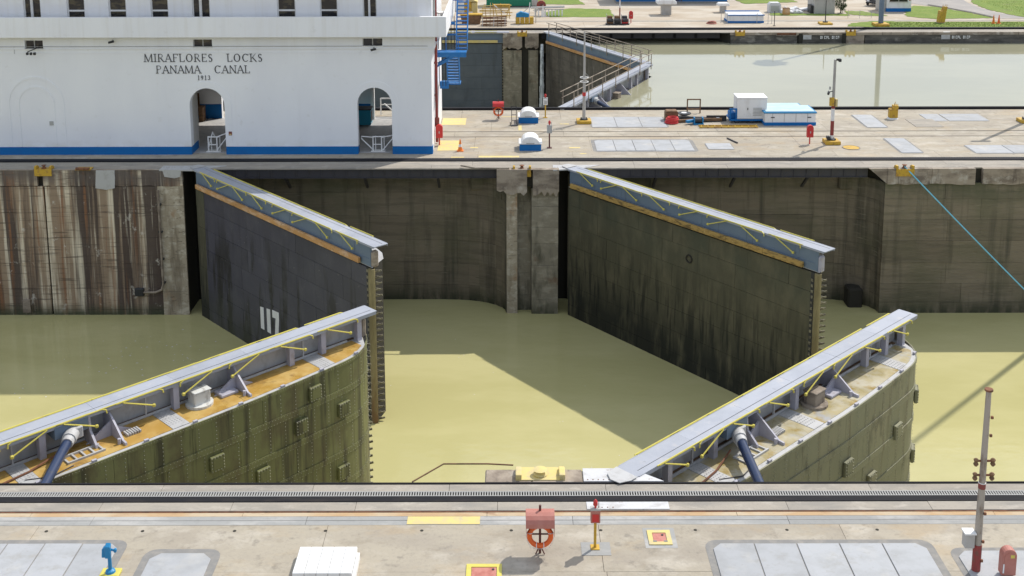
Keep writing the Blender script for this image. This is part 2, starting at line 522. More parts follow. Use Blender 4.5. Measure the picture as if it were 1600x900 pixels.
m_white = M('white_masonry_paint', (.87, .88, .9), .6, layers=(
    dict(col=(.82, .83, .86), scale=(.3, .3, .15), lo=.42, hi=.62, amt=.8),
    dict(col=(.62, .6, .56), scale=(1.6, 1.6, .07), lo=.6, hi=.78, amt=.18),
    dict(col=(.66, .63, .57), scale=(1.2, 1.2, 1.5), lo=.4, hi=.65, amt=.55, z=(.5, 1.0)),
    dict(col=(.6, .56, .48), scale=(2.5, 2.5, .1), lo=.5, hi=.7, amt=.2, z=(7.6, 6.0)),
    dict(col=(.64, .63, .6), scale=(2, 2, 2), lo=.62, hi=.75, amt=.3)), bump=(5, .1, .02))
m_white2 = M('clean_white_paint', (.78, .78, .77), .55, layers=(dict(col=(.64, .63, .6), scale=(2, 2, .8), lo=.48, hi=.66, amt=.7), dict(col=(.45, .4, .33), scale=(5, 5, 2), lo=.64, hi=.74, amt=.5)))
m_bluep = M('blue_paint', (.003, .135, .40), .6, spec=.3, layers=(dict(col=(.01, .1, .3), scale=(1, 1, 3), lo=.5, hi=.7, amt=.5),))
m_bluestair = M('stair_blue_paint', (.01, .16, .46), .45, layers=(dict(col=(.05, .23, .5), scale=3, lo=.5, hi=.7, amt=.5),))
m_glass = M('dark_window_glass', (.02, .02, .022), .08, layers=(dict(col=(.1, .085, .05), scale=(1.3, 1, 3), lo=.5, hi=.62, amt=.8),))
m_letter = M('black_lettering', (.02, .02, .025), .6)
m_inside = M('interior_wall_paint', (.6, .58, .54), .7)
m_floor_in = M('passage_floor', (.42, .41, .4), .8, layers=(dict(col=(.33, .33, .33), scale=2, lo=.45, hi=.65),))
m_red = M('red_paint', (.55, .03, .03), .45, layers=(dict(col=(.4, .04, .03), scale=4, lo=.5, hi=.7, amt=.5),))
m_faded = M('faded_red_canopy', (.42, .155, .12), .6, layers=(dict(col=(.48, .22, .18), scale=2, lo=.45, hi=.65, amt=.6),))
m_ringor = M('orange_lifebuoy', (.75, .13, .02), .5)
m_cone = M('cone_orange', (.8, .2, .02), .6)
m_maroon = M('maroon_post', (.1, .03, .025), .6)
m_pinkred = M('faded_red_sheet', (.5, .2, .16), .7, layers=(dict(col=(.4, .13, .1), scale=4, lo=.45, hi=.65),))
m_oldpole = M('weathered_pole', (.36, .32, .27), .7, layers=(dict(col=(.2, .15, .11), scale=(5, 5, 1.6), lo=.5, hi=.62, amt=.8), dict(col=(.45, .42, .38), scale=(3, 3, 1), lo=.55, hi=.65, amt=.7)))
m_galv = M('galvanised_pole', (.42, .41, .39), .5, .1, layers=(dict(col=(.3, .28, .24), scale=(2, 2, 1), lo=.5, hi=.7, amt=.6),))
m_mastred = M('worn_mast_red', (.27, .045, .04), .7, layers=(dict(col=(.16, .07, .05), scale=6, lo=.48, hi=.62, amt=.8),))
m_greybox = M('grey_box', (.42, .42, .4), .6)
m_sb = M('sky_blue_paint', (.01, .2, .42), .45)
m_cyan = M('cyan_machine', (.02, .33, .5), .4)
m_pale_lid = M('pale_blue_lid', (.4, .58, .68), .6, layers=(dict(col=(.55, .62, .64), scale=(1, 2, 1), lo=.45, hi=.65, amt=.7),))
m_rope = M('pale_cyan_rope', (.2, .56, .72), .8)
m_wood = M('brown_timber', (.2, .11, .055), .8, layers=(dict(col=(.1, .06, .03), scale=(3, 3, 8), lo=.45, hi=.65),))
m_grass = M('grass', (.15, .22, .03), .95, layers=(
    dict(col=(.21, .26, .045), scale=.7, lo=.45, hi=.65, amt=.8),
    dict(col=(.1, .16, .03), scale=3, lo=.55, hi=.7, amt=.6),
    dict(col=(.22, .2, .09), scale=.35, lo=.6, hi=.7, amt=.5)), bump=(12, .8, .06))
m_bank = M('bank_concrete', (.42, .35, .265), .9, layers=(
    dict(col=(.52, .47, .39), scale=(.2, .4, 1), lo=.45, hi=.62, amt=.8),
    dict(col=(.3, .24, .18), scale=(.5, 1, 1), lo=.58, hi=.72, amt=.7)))
m_asph = M('pale_asphalt', (.3, .28, .26), .9, layers=(dict(col=(.36, .33, .3), scale=(.4, .4, 1), lo=.45, hi=.65),))
m_green = M('green_paint', (.005, .2, .11), .5)
m_tyre = M('rubber', (.02, .02, .02), .9)
m_leaf = M('leaf_green', (.045, .085, .025), .7, rnd=.1, layers=(dict(col=(.09, .13, .04), scale=3, lo=.45, hi=.6),))
m_bark = M('bark', (.1, .07, .045), .9)
m_carp = M('white_car_paint', (.75, .76, .77), .25)
m_tarp = M('pale_tarpaulin', (.62, .62, .63), .7)
m_foam = M('falling_water', (.6, .63, .64), .4, layers=(dict(col=(.3, .33, .34), scale=(6, 6, 1.2), lo=.45, hi=.6),))
m_ground = M('far_ground', (.4, .35, .28), .95, layers=(dict(col=(.2, .22, .08), scale=.02, lo=.45, hi=.55),))

# ------------------------------------------------------------------ the setting: ground, decks, water
WZ = -9.1          # low water
UZ = -1.15         # water held behind the closed far gates


def strip(y0, y1, xa, xb, step, mat, name='pavement_slab', z0=-.07, z1=0., far=500, gap=.012, jit=.15):
    """a run of slabs with open joints; long plain slabs carry it on out of view"""
    x = xa
    structure(MB().box(-far, xa - gap, y0, y1, z0, z1), name, mat)
    while x < xb - .01:
        d = min(step * random.uniform(1 - jit, 1 + jit), xb - x)
        if xb - x - d < step * .3:
            d = xb - x
        dz = random.uniform(-.003, .003)
        structure(MB().box(x, x + d - gap, y0, y1, z0, z1 + dz), name, mat)
        x += d
    structure(MB().box(xb, far, y0, y1, z0, z1), name, mat)


# ground carriers below the paving
structure(MB().box(-500, 500, -900, -2.3, -13, -.065), 'near_ground', m_frame)
structure(MB().box(-500, 500, 87.2, 2500, -13, -.065), 'far_ground', m_ground)
structure(MB().box(-500, 500, -2.32, 36.4, -13.2, -12.4), 'chamber_floor', m_core)
structure(MB().box(-500, 500, 49.5, 87.3, -13.2, -12.4), 'chamber_floor', m_core)
structure(MB().add([(-500, -2.2, WZ), (500, -2.2, WZ), (500, 35.95, WZ), (-500, 35.95, WZ)], [(0, 1, 2, 3)]), 'water', m_water)
structure(MB().add([(-500, 49.8, WZ), (3.6, 49.8, WZ), (12.0, 67, WZ), (3.6, 87, WZ), (-500, 87, WZ)], [(0, 1, 2, 3, 4)]), 'water', m_water)
structure(MB().add([(4.4, 49.85, UZ), (500, 49.85, UZ), (500, 87, UZ), (4.4, 87, UZ), (12.3, 67.05, UZ)], [(0, 1, 2, 3, 4)]), 'water', m_water_hi)

# near deck (from the lock edge back under the viewpoint)
strip(-1.20, -.82, -20, 22, 4.5, m_strip)
strip(-2.19, -1.76, -20, 22, 4.2, m_strip)
strip(-2.47, -2.29, -20, 22, 6.5, m_ochre)
strip(-2.90, -2.48, -20, 22, 7, m_grey)
strip(-5.05, -2.91, -20, 22, 7.5, m_deck)
strip(-9.2, -5.06, -20, 22, 7.5, m_deck)
structure(MB().box(-500, 500, -900, -9.21, -.07, 0), 'pavement', m_deck)
# slim line along the middle of the grey strip, yellow patch
structure(MB().box(-500, 500, -2.685, -2.67, -.01, .006), 'joint_line', m_frame)
structure(MB().box(-3.02, -.95, -2.88, -2.5, .004, .009), 'yellow_marking', m_ypaint)

# island deck
strip(33.72, 34.40, -52, 62, 6, m_strip)
strip(34.41, 35.22, -52, 62, 5, m_strip)
strip(36.05, 37.6, -52, 62, 6, m_deck)
strip(37.61, 41.2, -52, 62, 7, m_deck)
strip(41.32, 42.6, -52, 62, 7, m_deck)
strip(42.72, 46.2, -52, 62, 7, m_deck)
strip(46.21, 49.05, -52, 62, 7, m_deck)
strip(49.4, 49.95, -52, 62, 7, m_strip)

# far bank
strip(84.3, 86.0, -12, 75, 9, m_strip)
strip(86.75, 91.9, -12, 34, 10, m_bank, far=500)
structure(MB().box(-500, 500, 91.95, 110, -.07, 0), 'pavement', m_bank)
structure(MB().box(-500, 500, 91.8, 92.6, .0, .02), 'kerb_path', m_strip)
structure(MB().box(-500, 500, 110.02, 160, -.07, 0), 'pavement', m_bank)


def patch(pts, name, mat, z=.012):
    if name == 'grass':
        q = []
        for (x0, y0), (x1, y1) in zip(pts, pts[1:] + pts[:1]):
            n = 10 if hypot(x1 - x0, y1 - y0) < 40 else 1
            for i in range(n):
                j = .16 if i else 0
                q.append((x0 + (x1 - x0) * i / n + random.uniform(-j, j), y0 + (y1 - y0) * i / n + random.uniform(-j, j)))
        pts = q
    structure(MB().prism(pts, z - .01, z), name, mat)


patch([(35.5, 88.0), (39, 87.5), (500, 87.3), (500, 91.0), (44, 91.2), (39.5, 91.75), (36.5, 90.2)], 'grass', m_grass, .03)
patch([(46.8, 93.2), (44.2, 95.2), (45.3, 99), (48.0, 104), (50, 103.3), (52.3, 98), (53.5, 94.0)], 'grass', m_grass, .03)
patch([(57.5, 93.6), (56.2, 97), (55.5, 101), (55.9, 106), (58, 112), (140, 112), (140, 93.6)], 'grass', m_grass, .035)
patch([(40.0, 95.6), (38.2, 97.2), (38.5, 99.5), (40.6, 99.4), (42.3, 95.8)], 'grass', m_grass, .03)
patch([(4.2, 95.3), (11.3, 95.2), (11.5, 101.6), (6.8, 102.3), (3.6, 99)], 'grass', m_grass, .03)
patch([(2.6, 106.0), (8.8, 105.6), (8.0, 113), (-2, 113), (-2, 106.6)], 'grass', m_grass, .03)
patch([(28.2, 106), (35.0, 107.4), (34.4, 113), (27.4, 113)], 'grass', m_grass, .03)
patch([(36.8, 107.6), (43, 110.8), (43, 114), (36.4, 114)], 'grass', m_grass, .03)
patch([(29.2, 96.2), (38.0, 95.8), (38.2, 97.2), (29.5, 98.2)], 'grass', m_grass, .03)
patch([(53.8, 93.5), (57.3, 93.5), (55.7, 98), (55.2, 102), (55.6, 107), (58, 120), (46, 120), (48.5, 106), (51.2, 102), (52.6, 98)], 'road', m_asph, .02)
kb = [(53.6, 94.2), (52.6, 98), (51.1, 102), (49.9, 104.4)]
structure(MB().tube([(x, y, .05) for x, y in kb], .1, 4), 'kerb', m_strip)


mb = MB()
for x in (-13.1, -10.4, -7.82, -5.27, -2.57, -.06, 2.45, 5.1, 7.67, 10.2):
    mb.cyl(x, -3.18, -.02, .004, .05, 10)
structure(mb, 'anchor_holes', m_core)
mb = MB()
rs = random.Random(3)
for i in range(110):
    k = rs.random()
    if k < .6:
        f_ = rs.gauss(0, 1)
        x, y = -21 + 3.2 * f_ + rs.gauss(0, 1.1), 27 + 1.0 * f_ + rs.gauss(0, 1.6)
    else:
        x, y = rs.uniform(-14, 20), rs.uniform(4, 31)
    r_ = rs.uniform(.008, .024) * (1 if k < .6 else .6)
    a = rs.uniform(0, pi)
    mb.add([(x + r_ * 2.2 * cos(a + j * pi / 3) * (1 + .3 * (j % 2)), y + r_ * 1.6 * sin(a + j * pi / 3), WZ + .006) for j in range(6)], [(0, 1, 2, 3, 4, 5)])
fo = mb.build('foam_flecks', m_tarp, None, kind='stuff')
fo['label'] = 'scattered pale foam flecks floating on the low water'
fo['category'] = 'foam'

# ------------------------------------------------------------------ rails and rack tracks
def track(name, label, y0, m_band, yr, band, xa=-40, xb=60, teeth=None, ybands=()):
    t = thing(name, label, 'track', (0, y0, 0))
    MB().box(-400, 400, band[0] - y0, band[1] - y0, -.12, -.035).build('rail_bed', m_core, t)
    for a, b, z in ybands:
        MB().box(-400, 400, a - y0, b - y0, -.1, z).build('rail', m_band, t)
    if teeth:
        mb = MB()
        p, xa2, xb2, ya, yb = teeth
        n = int((xb2 - xa2) / p)
        for i in range(n):
            x = xa2 + i * p
            mb.box(x, x + p * .45, ya - y0, yb - y0, -.03, .012)
        mt = m_tooth if y0 < 0 else m_tooth_dark
        mb.build('rack_bar', mt, t, kind='stuff')
        MB().box(xa2, xb2, ya - y0 - .03, ya - y0 - .002, -.03, .016).build('rack_edge', mt, t)
        MB().box(xa2, xb2, yb - y0 + .002, yb - y0 + .03, -.03, .016).build('rack_edge', mt, t)
    return t


track('towing_track', 'dark towing track with slotted rack along the near lock edge', -1.5, m_track, 0,
      (-1.75, -1.21), teeth=(.076, -20, 22, -1.43, -1.235), ybands=((-1.735, -1.46, .012),))
track('edge_rail', 'thin steel edging rail along the brink of the near lock wall', -.75, m_track, 0,
      (-.815, -.71), ybands=((-.80, -.76, .03), (-.735, -.712, .012)))
track('crane_rail', 'rusty rail sunk in the orange stained groove of the near deck', -2.24, m_rust, 0,
      (-2.285, -2.195), ybands=((-2.265, -2.235, .004),))
track('towing_track', 'dark towing track with fine rack in front of the white control building', 35.6, m_track, 0,
      (35.23, 36.04), teeth=(.1, -40, 60, 35.82, 35.96), ybands=((35.26, 35.76, .05),))
track('return_rail', 'thin return rail across the island deck, nearer of the pair by the white building', 41.26, m_track, 0,
      (41.2, 41.32), ybands=((41.23, 41.28, .006),))
track('return_rail', 'thin return rail across the island deck, farther of the pair by the white building', 42.66, m_track, 0,
      (42.6, 42.72), ybands=((42.63, 42.68, .006),))
track('towing_track', 'dark towing track along the far brink of the island deck', 49.2, m_track, 0,
      (49.05, 49.4), ybands=((49.08, 49.37, .16),))
track('towing_track', 'dark towing track along the far bank beyond the pale water', 86.4, m_track, 0,
      (86.02, 86.74), ybands=((86.1, 86.66, .16),))

# ------------------------------------------------------------------ lock walls
ZR = [-.95, -2.2, -3.7, -5.2, -6.7, -8.1, -10.5]


def wall_run(parent, o, pts, mat, rows=ZR, width=4.4, t=.16, gap=.014, name='concrete_panel', jit=.25):
    """panels along a plan path; the wall faces the right-hand side of the path"""
    for (x0, y0), (x1, y1) in zip(pts, pts[1:]):
        L = hypot(x1 - x0, y1 - y0)
        n = max(1, round(L / width))
        ux, uy = (x1 - x0) / L, (y1 - y0) / L
        nx, ny = uy, -ux
        for a, b in zip(rows, rows[1:]):
            cuts = [0] + sorted(L * (i + random.uniform(-jit, jit)) / n for i in range(1, n)) + [L]
            for s0, s1 in zip(cuts, cuts[1:]):
                d = random.uniform(-.02, .012)
                g0 = gap if s0 > 0 else .004
                q = [(x0 + ux * (s0 + g0) - o[0], y0 + uy * (s0 + g0) - o[1]), (x0 + ux * s1 - o[0], y0 + uy * s1 - o[1])]
                poly = [q[0], q[1], (q[1][0] - nx * t, q[1][1] - ny * t), (q[0][0] - nx * t, q[0][1] - ny * t)]
                poly = [(px + nx * d, py + ny * d) for px, py in poly]
                MB().prism(poly, b, a - gap).build(name, mat, parent)


def curve_end(xs, dx, yb, yf, n=8):
    return [(xs + dx * sin(pi / 2 * i / n), yb - (yb - yf) * (1 - cos(pi / 2 * i / n))) for i in range(n + 1)]


YB = 35.85
c1 = curve_end(-4.2, 3.8, YB, 33.75)
c2 = curve_end(18.6, 3.6, YB, 33.75)
# walls of the island, three lengths told apart by their surface
ow = (0, 33.5)
iw = thing('lock_wall', 'dark wet concrete lock wall of the island with gate recesses below the white building', 'lock wall', (0, 33.5, 0))
core = [(-500, 33.75), (-19.7, 33.75), (-19.7, 36.0)] + [(x, y + .14) for x, y in c1] + \
       [(.2, 33.95), (.3, 34.25), (1.1, 34.25), (1.15, 33.7), (2.7, 33.7), (2.75, 36.0)] + [(x, y + .14) for x, y in c2] + \
       [(22.4, 33.75), (500, 33.75), (500, 49.6), (-500, 49.6)]
MB().prism([(x, y - 33.5) for x, y in core], -12.4, -.068).build('wall_core', m_core, iw)
wall_run(iw, ow, [(-19.55, YB), (-4.2, YB)], m_wall, rows=[-.95, -2.1, -3.6, -5.2, -6.6, -8.1, -10.5])
wall_run(iw, ow, c1, m_wall, width=1.2)
wall_run(iw, ow, [(-.38, 33.62), (.27, 33.62)], m_pale_pier, rows=[-1.2, -2.6, -4.1, -5.4, -7, -8.3, -10.5])
wall_run(iw, ow, [(.27, 34.15), (1.1, 34.15)], m_pier, width=2)
wall_run(iw, ow, [(1.12, 33.52), (2.72, 33.52)], m_pier, rows=[-1.2, -2.3, -3.6, -4.6, -6, -7.1, -8.2, -10.5], width=3)
wall_run(iw, ow, [(3.4, YB), (18.6, YB)], m_wall, rows=[-.95, -2.1, -3.6, -5.2, -6.6, -8.1, -10.5])
wall_run(iw, ow, c2, m_wall, width=1.2)
wall_run(iw, ow, [(22.22, 33.55), (46, 33.55)], m_wall, rows=[-.9, -1.9, -3.2, -4.5, -5.9, -7.2, -8.4, -10.5], width=5)
# coping blocks


def ragged(x0, x1, zb, amp, n=9):
    pts = [(x1, 0.), (x0, 0.)]
    for i in range(n + 1):
        pts.append((x0 + (x1 - x0) * i / n, zb + random.uniform(-amp, amp)))
    return pts


for a, b in ((22.3, 24.9), (24.92, 27.5), (27.95, 31.6), (31.62, 36), (36.02, 41), (41.02, 46)):
    MB().prism(ragged(a, b, -.95, .05), 33.42 - 33.5, 33.71 - 33.5, 'xz').build('coping_block', m_coping, iw)
MB().prism(ragged(-.95, .85, -1.35, .22), 33.28 - 33.5, 33.7 - 33.5, 'xz').build('coping_block', m_coping, iw)
MB().prism(ragged(1.2, 2.75, -1.5, .2), 33.30 - 33.5, 33.7 - 33.5, 'xz').build('coping_block', m_coping, iw)
MB().box(.86, 1.19, .12, .2, -1.1, -.02).build('coping_block', m_core, iw)
MB().box(-.95, 2.75, -.2, .2, -.0, .03).build('coping_cap', m_coping, iw)
MB().prism([(22.3, -.01), (21.2, -.01), (22.3, -.95)], 33.5 - 33.5, 33.71 - 33.5, 'xz').build('coping_block', m_coping, iw)
for x0 in (-2.6, 3.9, 20.0):        # small boxes bolted below the platforms
    MB().box(x0, x0 + 1.0, 1.9, 2.3, -1.9, -1.0).build('wall_box', m_wall, iw, bevel=.08)
MB().box(20.6, 21.5, .9, 1.9, -9.3, -7.9).build('fender_block', m_core, iw, bevel=.1)

sw = thing('lock_wall', 'streaked brown and cream lock wall left of the charcoal gate leaf', 'lock wall', (-30, 33.5, 0))
wall_run(sw, (-30, 33.5), [(-46, 33.52), (-28.0, 33.52)], m_stain, rows=[-1.0, -2.6, -4.2, -5.8, -7.4, -8.75, -10.5], width=9, jit=.05)
wall_run(sw, (-30, 33.5), [(-27.9, 33.52), (-21.2, 33.52)], m_stain, rows=[-1.0, -2.6, -4.2, -5.8, -7.4, -8.75, -10.5], width=7)
wall_run(sw, (-30, 33.5), [(-21.19, 33.5), (-19.65, 33.5)], m_pale_pier, rows=[-.75, -2.2, -4.2, -6.1, -7.6, -10.5], width=3)
for a, b in ((-46, -39), (-38.98, -33.2), (-33.18, -28.3), (-27.95, -25.4), (-25.38, -22.4), (-22.38, -19.65)):
    MB().prism(ragged(a + 30, b + 30, -.98, .04), -.02, .2, 'xz').build('coping_block', m_stain, sw)
MB().box(-46 + 30, -19.65 + 30, -.03, .2, 0, .02).build('coping_cap', m_coping, sw)
MB().prism([(5.25, 0), (6.35, 0), (6.35, -.5), (6.3, -1.1), (5.8, -1.2), (5.15, -1.1), (5.2, -.55)], -.06, -.021, 'xz').build('render_patch', m_lightsteel, sw)
MB().prism([(9.2, -.02), (10.3, -.02), (10.25, -.4), (9.9, -.5), (9.3, -.4)], -.06, -.021, 'xz').build('render_patch', m_lightsteel, sw)
MB().box(.3, .75, -.1, -.0, -8.9, -8.1).build('wall_plate', m_coping, sw)

# pipe down the streaked wall
pp = thing('wall_pipe', 'pale pipe running down the streaked lock wall with a bent foot', 'pipe', (-21.1, 33.35, 0))
MB().tube([(0, 0, -1.2), (0, 0, -7.1), (-.12, 0, -7.45), (-.5, 0, -7.6), (-1.2, 0, -7.6)], .07, 7).build('pipe', m_coping, pp, smooth=True)
for z in (-2.1, -3.8, -5.5, -7):
    MB().box(-.12, .12, -.03, .15, z - .05, z + .05).build('clamp', m_darksteel, pp)
MB().box(-1.75, -1.2, -.05, .15, -7.85, -7.35).build('outlet_box', m_darksteel, pp, bevel=.04)

# near wall
nw = thing('lock_wall', 'near lock wall under the slotted towing track at the foot of the view', 'lock wall', (0, 0, 0))
MB().box(-.86, 2.9, -2.29, -.01, -12.4, -.04).build('pier', m_pier, nw)
for a, b in ((-.85, .55), (.57, 2.1)):
    MB().box(a, b, -.70, .04, -.9, 0).build('coping_block', m_coping, nw, bevel=.03)
MB().box(-500, -.87, -2.28, -.715, -.5, -.072).build('overhang', m_frame, nw)
MB().box(2.91, 500, -2.28, -.715, -.5, -.072).build('overhang', m_frame, nw)
MB().box(-500, 500, -2.4, -2.301, -12.4, -.5).build('recess_back', m_wall, nw)

# steel platforms that carry the track across the gate recesses
def platform(label, x0, x1):
    t = thing('track_platform', label, 'steel platform', (x0, 33.95, 0), 0, 'dark steel platforms over the gate recesses')
    L = x1 - x0
    MB().box(0, L, 0, .06, -.62, -.07).build('girder', m_black, t)
    MB().box(0, L, -.06, .10, -.66, -.62).build('flange', m_black, t)
    MB().box(0, L, -.07, .3, -.068, -.03).build('flange', m_black, t)
    MB().box(0, L, .2, 2.0, -.3, -.08).build('deck_frame', m_black, t)
    me = MB().box(-.03, .03, -.05, 0, -.6, -.08).mesh('stiffener')
    me.materials.append(m_black)
    n = int(L / .75)
    for i in range(n):
        o = bpy.data.objects.new('stiffener', me)
        COL.objects.link(o)
        o.parent = t
        o.location = (.4 + i * .75, 0, 0)
    mb = MB()
    for i in range(n):
        mb.box(.37 + i * .75, .45 + i * .75, -.075, -.02, -.028, -.01)
    mb.build('bolt', m_lightsteel, t, kind='stuff')
    for x in (L * .28, L * .55, L * .8):
        MB().bar((x, .1, -.62), (x, 1.6, -1.7), .14, .14).build('strut', m_black, t)


platform('dark steel platform over the recess behind the charcoal gate leaf', -18.6, -.98)
platform('dark steel platform over the recess behind the mossy gate leaf', 3.7, 21.25)

# ------------------------------------------------------------------ lock gates
def yo(x, L):
    e = max(0., (x / L - .56) / .44)
    q = max(0., (x / L - .85) / .15)
    s = min(1., max(0., (x + .2) / 1.2))
    return 2.05 - .45 * e ** 1.5 - 1.25 * q ** 3 - .7 * (1 - s) ** 2


RIV = [(-.017, 0, 0), (.017, 0, 0), (0, 0, .017), (0, 0, -.017), (0, .02, 0)]


def gate(label, h, t, m, st, group='steel mitre gate leaves of the locks'):
    L = hypot(t[0] - h[0], t[1] - h[1])
    root = thing('lock_gate', label, 'lock gate', (h[0], h[1], 0), atan2(t[1] - h[1], t[0] - h[0]), group)

    def put(mb, name, mat, par=root, **kw):
        if m < 0:
            mb.flip()
        return mb.build(name, mat, par, **kw)

    ZD = st.get('zd', -1.05)
    xs = [L * i / 26 for i in range(27)]
    hull = [(.0, .05), (L - .02, .05)] + [(x, max(.12, yo(x, L) - .06)) for x in reversed(xs) if x < L - .01]
    put(MB().prism(hull, -11.8, ZD - .03), 'hull', m_core)
    put(MB().prism([(x, y + (.06 if y > .06 else -.05)) for x, y in hull], ZD - .029, ZD - .008), 'deck', m_lightsteel)
    # flat face towards the low water
    rows = [ZD - .1, -2.15, -3.4, -4.65, -5.9, -7.15, -8.4, -10.6]
    if st.get('flat', True):
        for r, (a, b) in enumerate(zip(rows, rows[1:])):
            n = 7
            off = .0 if r % 2 else .6
            cuts = [.02, 1.0] + [L * (i + off * .5) / n for i in range(1, n)] + [L - .5]
            for c0, c1_ in zip(cuts, cuts[1:]):
                d = .06 + random.uniform(0, .012)
                put(MB().box(c0 + .012, c1_, -d + .05, .05, b, a - .014), 'face_plate', st.get('face0', st['face']) if c0 < .5 else st['face'])
        put(MB().box(L - .5, L - .3, -.02, .05, -10.6, ZD - .1), 'edge_plate', m_darksteel)
    # curved skin on the other side
    if st.get('skin'):
        rows2 = [ZD - .0, -2.25, -3.55, -4.85, -6.15, -7.45, -8.75, -10.4]
        for r, (a, b) in enumerate(zip(rows2, rows2[1:])):
            n = 12
            off = .5 if r % 2 else 0.
            cuts = [0.02] + [(L - .3) * (i + off * .6) / n for i in range(1, n)] + [L + .04]
            for c0, c1_ in zip(cuts, cuts[1:]):
                k = 5 if c1_ > 9 else 2
                d = random.uniform(.0, .012)
                px = [c0 + .008 + (c1_ - c0 - .008) * i / k for i in range(k + 1)]
                poly = [(x, yo(x, L) - .06) for x in px] + [(x, yo(x, L) - .006 + d) for x in reversed(px)]
                put(MB().prism(poly, b, a - .01), 'skin_plate', st['skin'])
        riv = MB()

        def rv(x, z):
            e = .02
            dy = (yo(x + e, L) - yo(x - e, L)) / (2 * e)
            s = hypot(1, dy)
            tx, ty = 1 / s, dy / s
            y = yo(x, L) + .02
            vs = []
            for a_, n_, b_ in ((-.024, 0, 0), (0, 0, .024), (.024, 0, 0), (0, 0, -.024), (0, .03, 0)):
                vs.append((x + a_ * tx - n_ * ty, y + a_ * ty + n_ * tx, z + b_))
            riv.add(vs, [(0, 1, 4), (1, 2, 4), (2, 3, 4), (3, 0, 4)])
        for r, z in enumerate(rows2[1:-1]):
            px = [.05 + (L - .02) * i / 40 for i in range(41)]
            poly = [(x, yo(x, L) - .01) for x in px] + [(x, yo(x, L) + .03) for x in reversed(px)]
            put(MB().prism(poly, z - .13, z + .13), 'splice_band', st['skin'])
            x = 2.5
            while x < L - .06:
                for dz in (-.085, .085):
                    rv(x + (.06 if dz > 0 else 0), z + dz)
                x += .135
        px = [.05 + (L - .02) * i / 40 for i in range(41)]
        put(MB().prism([(x, yo(x, L) - .02) for x in px] + [(x, yo(x, L) + .03) for x in reversed(px)], ZD - .13, ZD + .012), 'rim_angle', st['skin'])
        x = 1.0
        while x < L - .06:
            rv(x, ZD - .05)
            x += .11
        for r, (a, b) in enumerate(zip(rows2, rows2[1:-1])):
            off = .25 if r % 2 else 0
            for i in range(4, 26):
                x = (L - .5) * (i + off) / 25
                if x > L - .25:
                    continue
                z = b + .2
                while z < a - .18:
                    rv(x, z)
                    z += .15
        put(riv, 'rivets', m_rivet, kind='stuff')
        # bolted hatch covers on the skin
        for hx, hz in st.get('hatches', ()):
            e = .02
            ang = math.atan((yo(hx + e, L) - yo(hx - e, L)) / (2 * e))
            hp = put(MB().rbox((hx, yo(hx, L) + .07, hz), (.56, .12, .58), ang), 'hatch_cover', st['skin'], bevel=.02)
            put(MB().rbox((hx - .14 * sin(ang), yo(hx, L) + .135, hz), (.38, .03, .4), ang), 'hatch_panel', st['skin'], par=hp)
            mb = MB()
            for i in range(5):
                for u, v_ in ((-.24, -.24 + .12 * i), (.24, -.24 + .12 * i), (-.24 + .12 * i, .25), (-.24 + .12 * i, -.25)):
                    mb.cbox((hx + u * cos(ang) - .135 * sin(ang), yo(hx, L) + .07 + .065 * cos(ang) + u * sin(ang), hz + v_), (.035, .04, .035))
            put(mb, 'bolts', m_rivet, par=hp, kind='stuff')
    # mitre end
    put(MB().tube([(L - .12, .02, -10.6), (L - .12, .02, ZD - .1)], .17, 10), 'mitre_post', st.get('post', m_mitre), smooth=True)
    mb = MB()
    z = -9.3
    while z < ZD - .25:
        mb.bar((L - .16, .24, z), (L + .07 + random.uniform(-.03, .03), .48, z + .1), .06, .08)
        mb.bar((L - .1, .2, z + .16), (L + .03, .4, z + .09), .04, .04)
        mb.box(L - .46, L - .34, -.05, .02, z, z + .14)
        z += .3 + random.uniform(-.03, .03)
    put(mb, 'seal_bracket', m_bracket, kind='stuff')
    # girder, walkway
    put(MB().box(.12, L - .15, .0, .09, ZD - .006, -.05), 'girder', m_blue_steel)
    for i in range(6):
        x = L * (i + .5) / 6
        put(MB().box(x - .02, x + .02, -.012, -.001, ZD + .05, -.06), 'girder_seam', m_blue_steel)
    put(MB().box(.3, L - .3, -.02, .0, ZD + .36, ZD + .38), 'girder_ledge', m_blue_steel)
    n = 6
    for i in range(n):
        a, b = -.1 + (L + .35) * i / n, -.1 + (L + .35) * (i + 1) / n
        put(MB().box(a + .006, b, -.05, .75, .0, .045 + random.uniform(0, .004)), 'walkway_plate', m_walk)
    put(MB().box(.2, L + .1, .52, .535, .05, .053), 'walkway_seam', m_darksteel)
    put(MB().box(0, L + .2, -.07, -.052, -.05, .05), 'walkway_edge', m_walk)
    put(MB().box(0, L + .2, .752, .775, -.09, .05), 'walkway_edge', m_walk)
    put(MB().prism([(-.75, .62), (-.8, .3), (-.6, .0), (-.12, -.05), (-.12, .78), (-.4, .78)], .051, .075), 'walkway_tongue', m_lightsteel)
    put(MB().box(L - .3, L - .02, .03, .42, ZD - .08, -.28), 'tip_bracket', st.get('tip', m_coping), bevel=.08)
    put(MB().cyl(.0, .55, ZD, -.02, .3, 12), 'pintle_head', m_blue_steel)
    # fender beam along the flat face
    if st.get('beam'):
        nb = 7
        for i in range(nb):
            a, b = .35 + (L - 1.25) * i / nb, .35 + (L - 1.25) * (i + 1) / nb
            put(MB().box(a + .01, b, -.22, -.065, -1.02, -.75), 'fender_beam', st['beam'], bevel=.015)
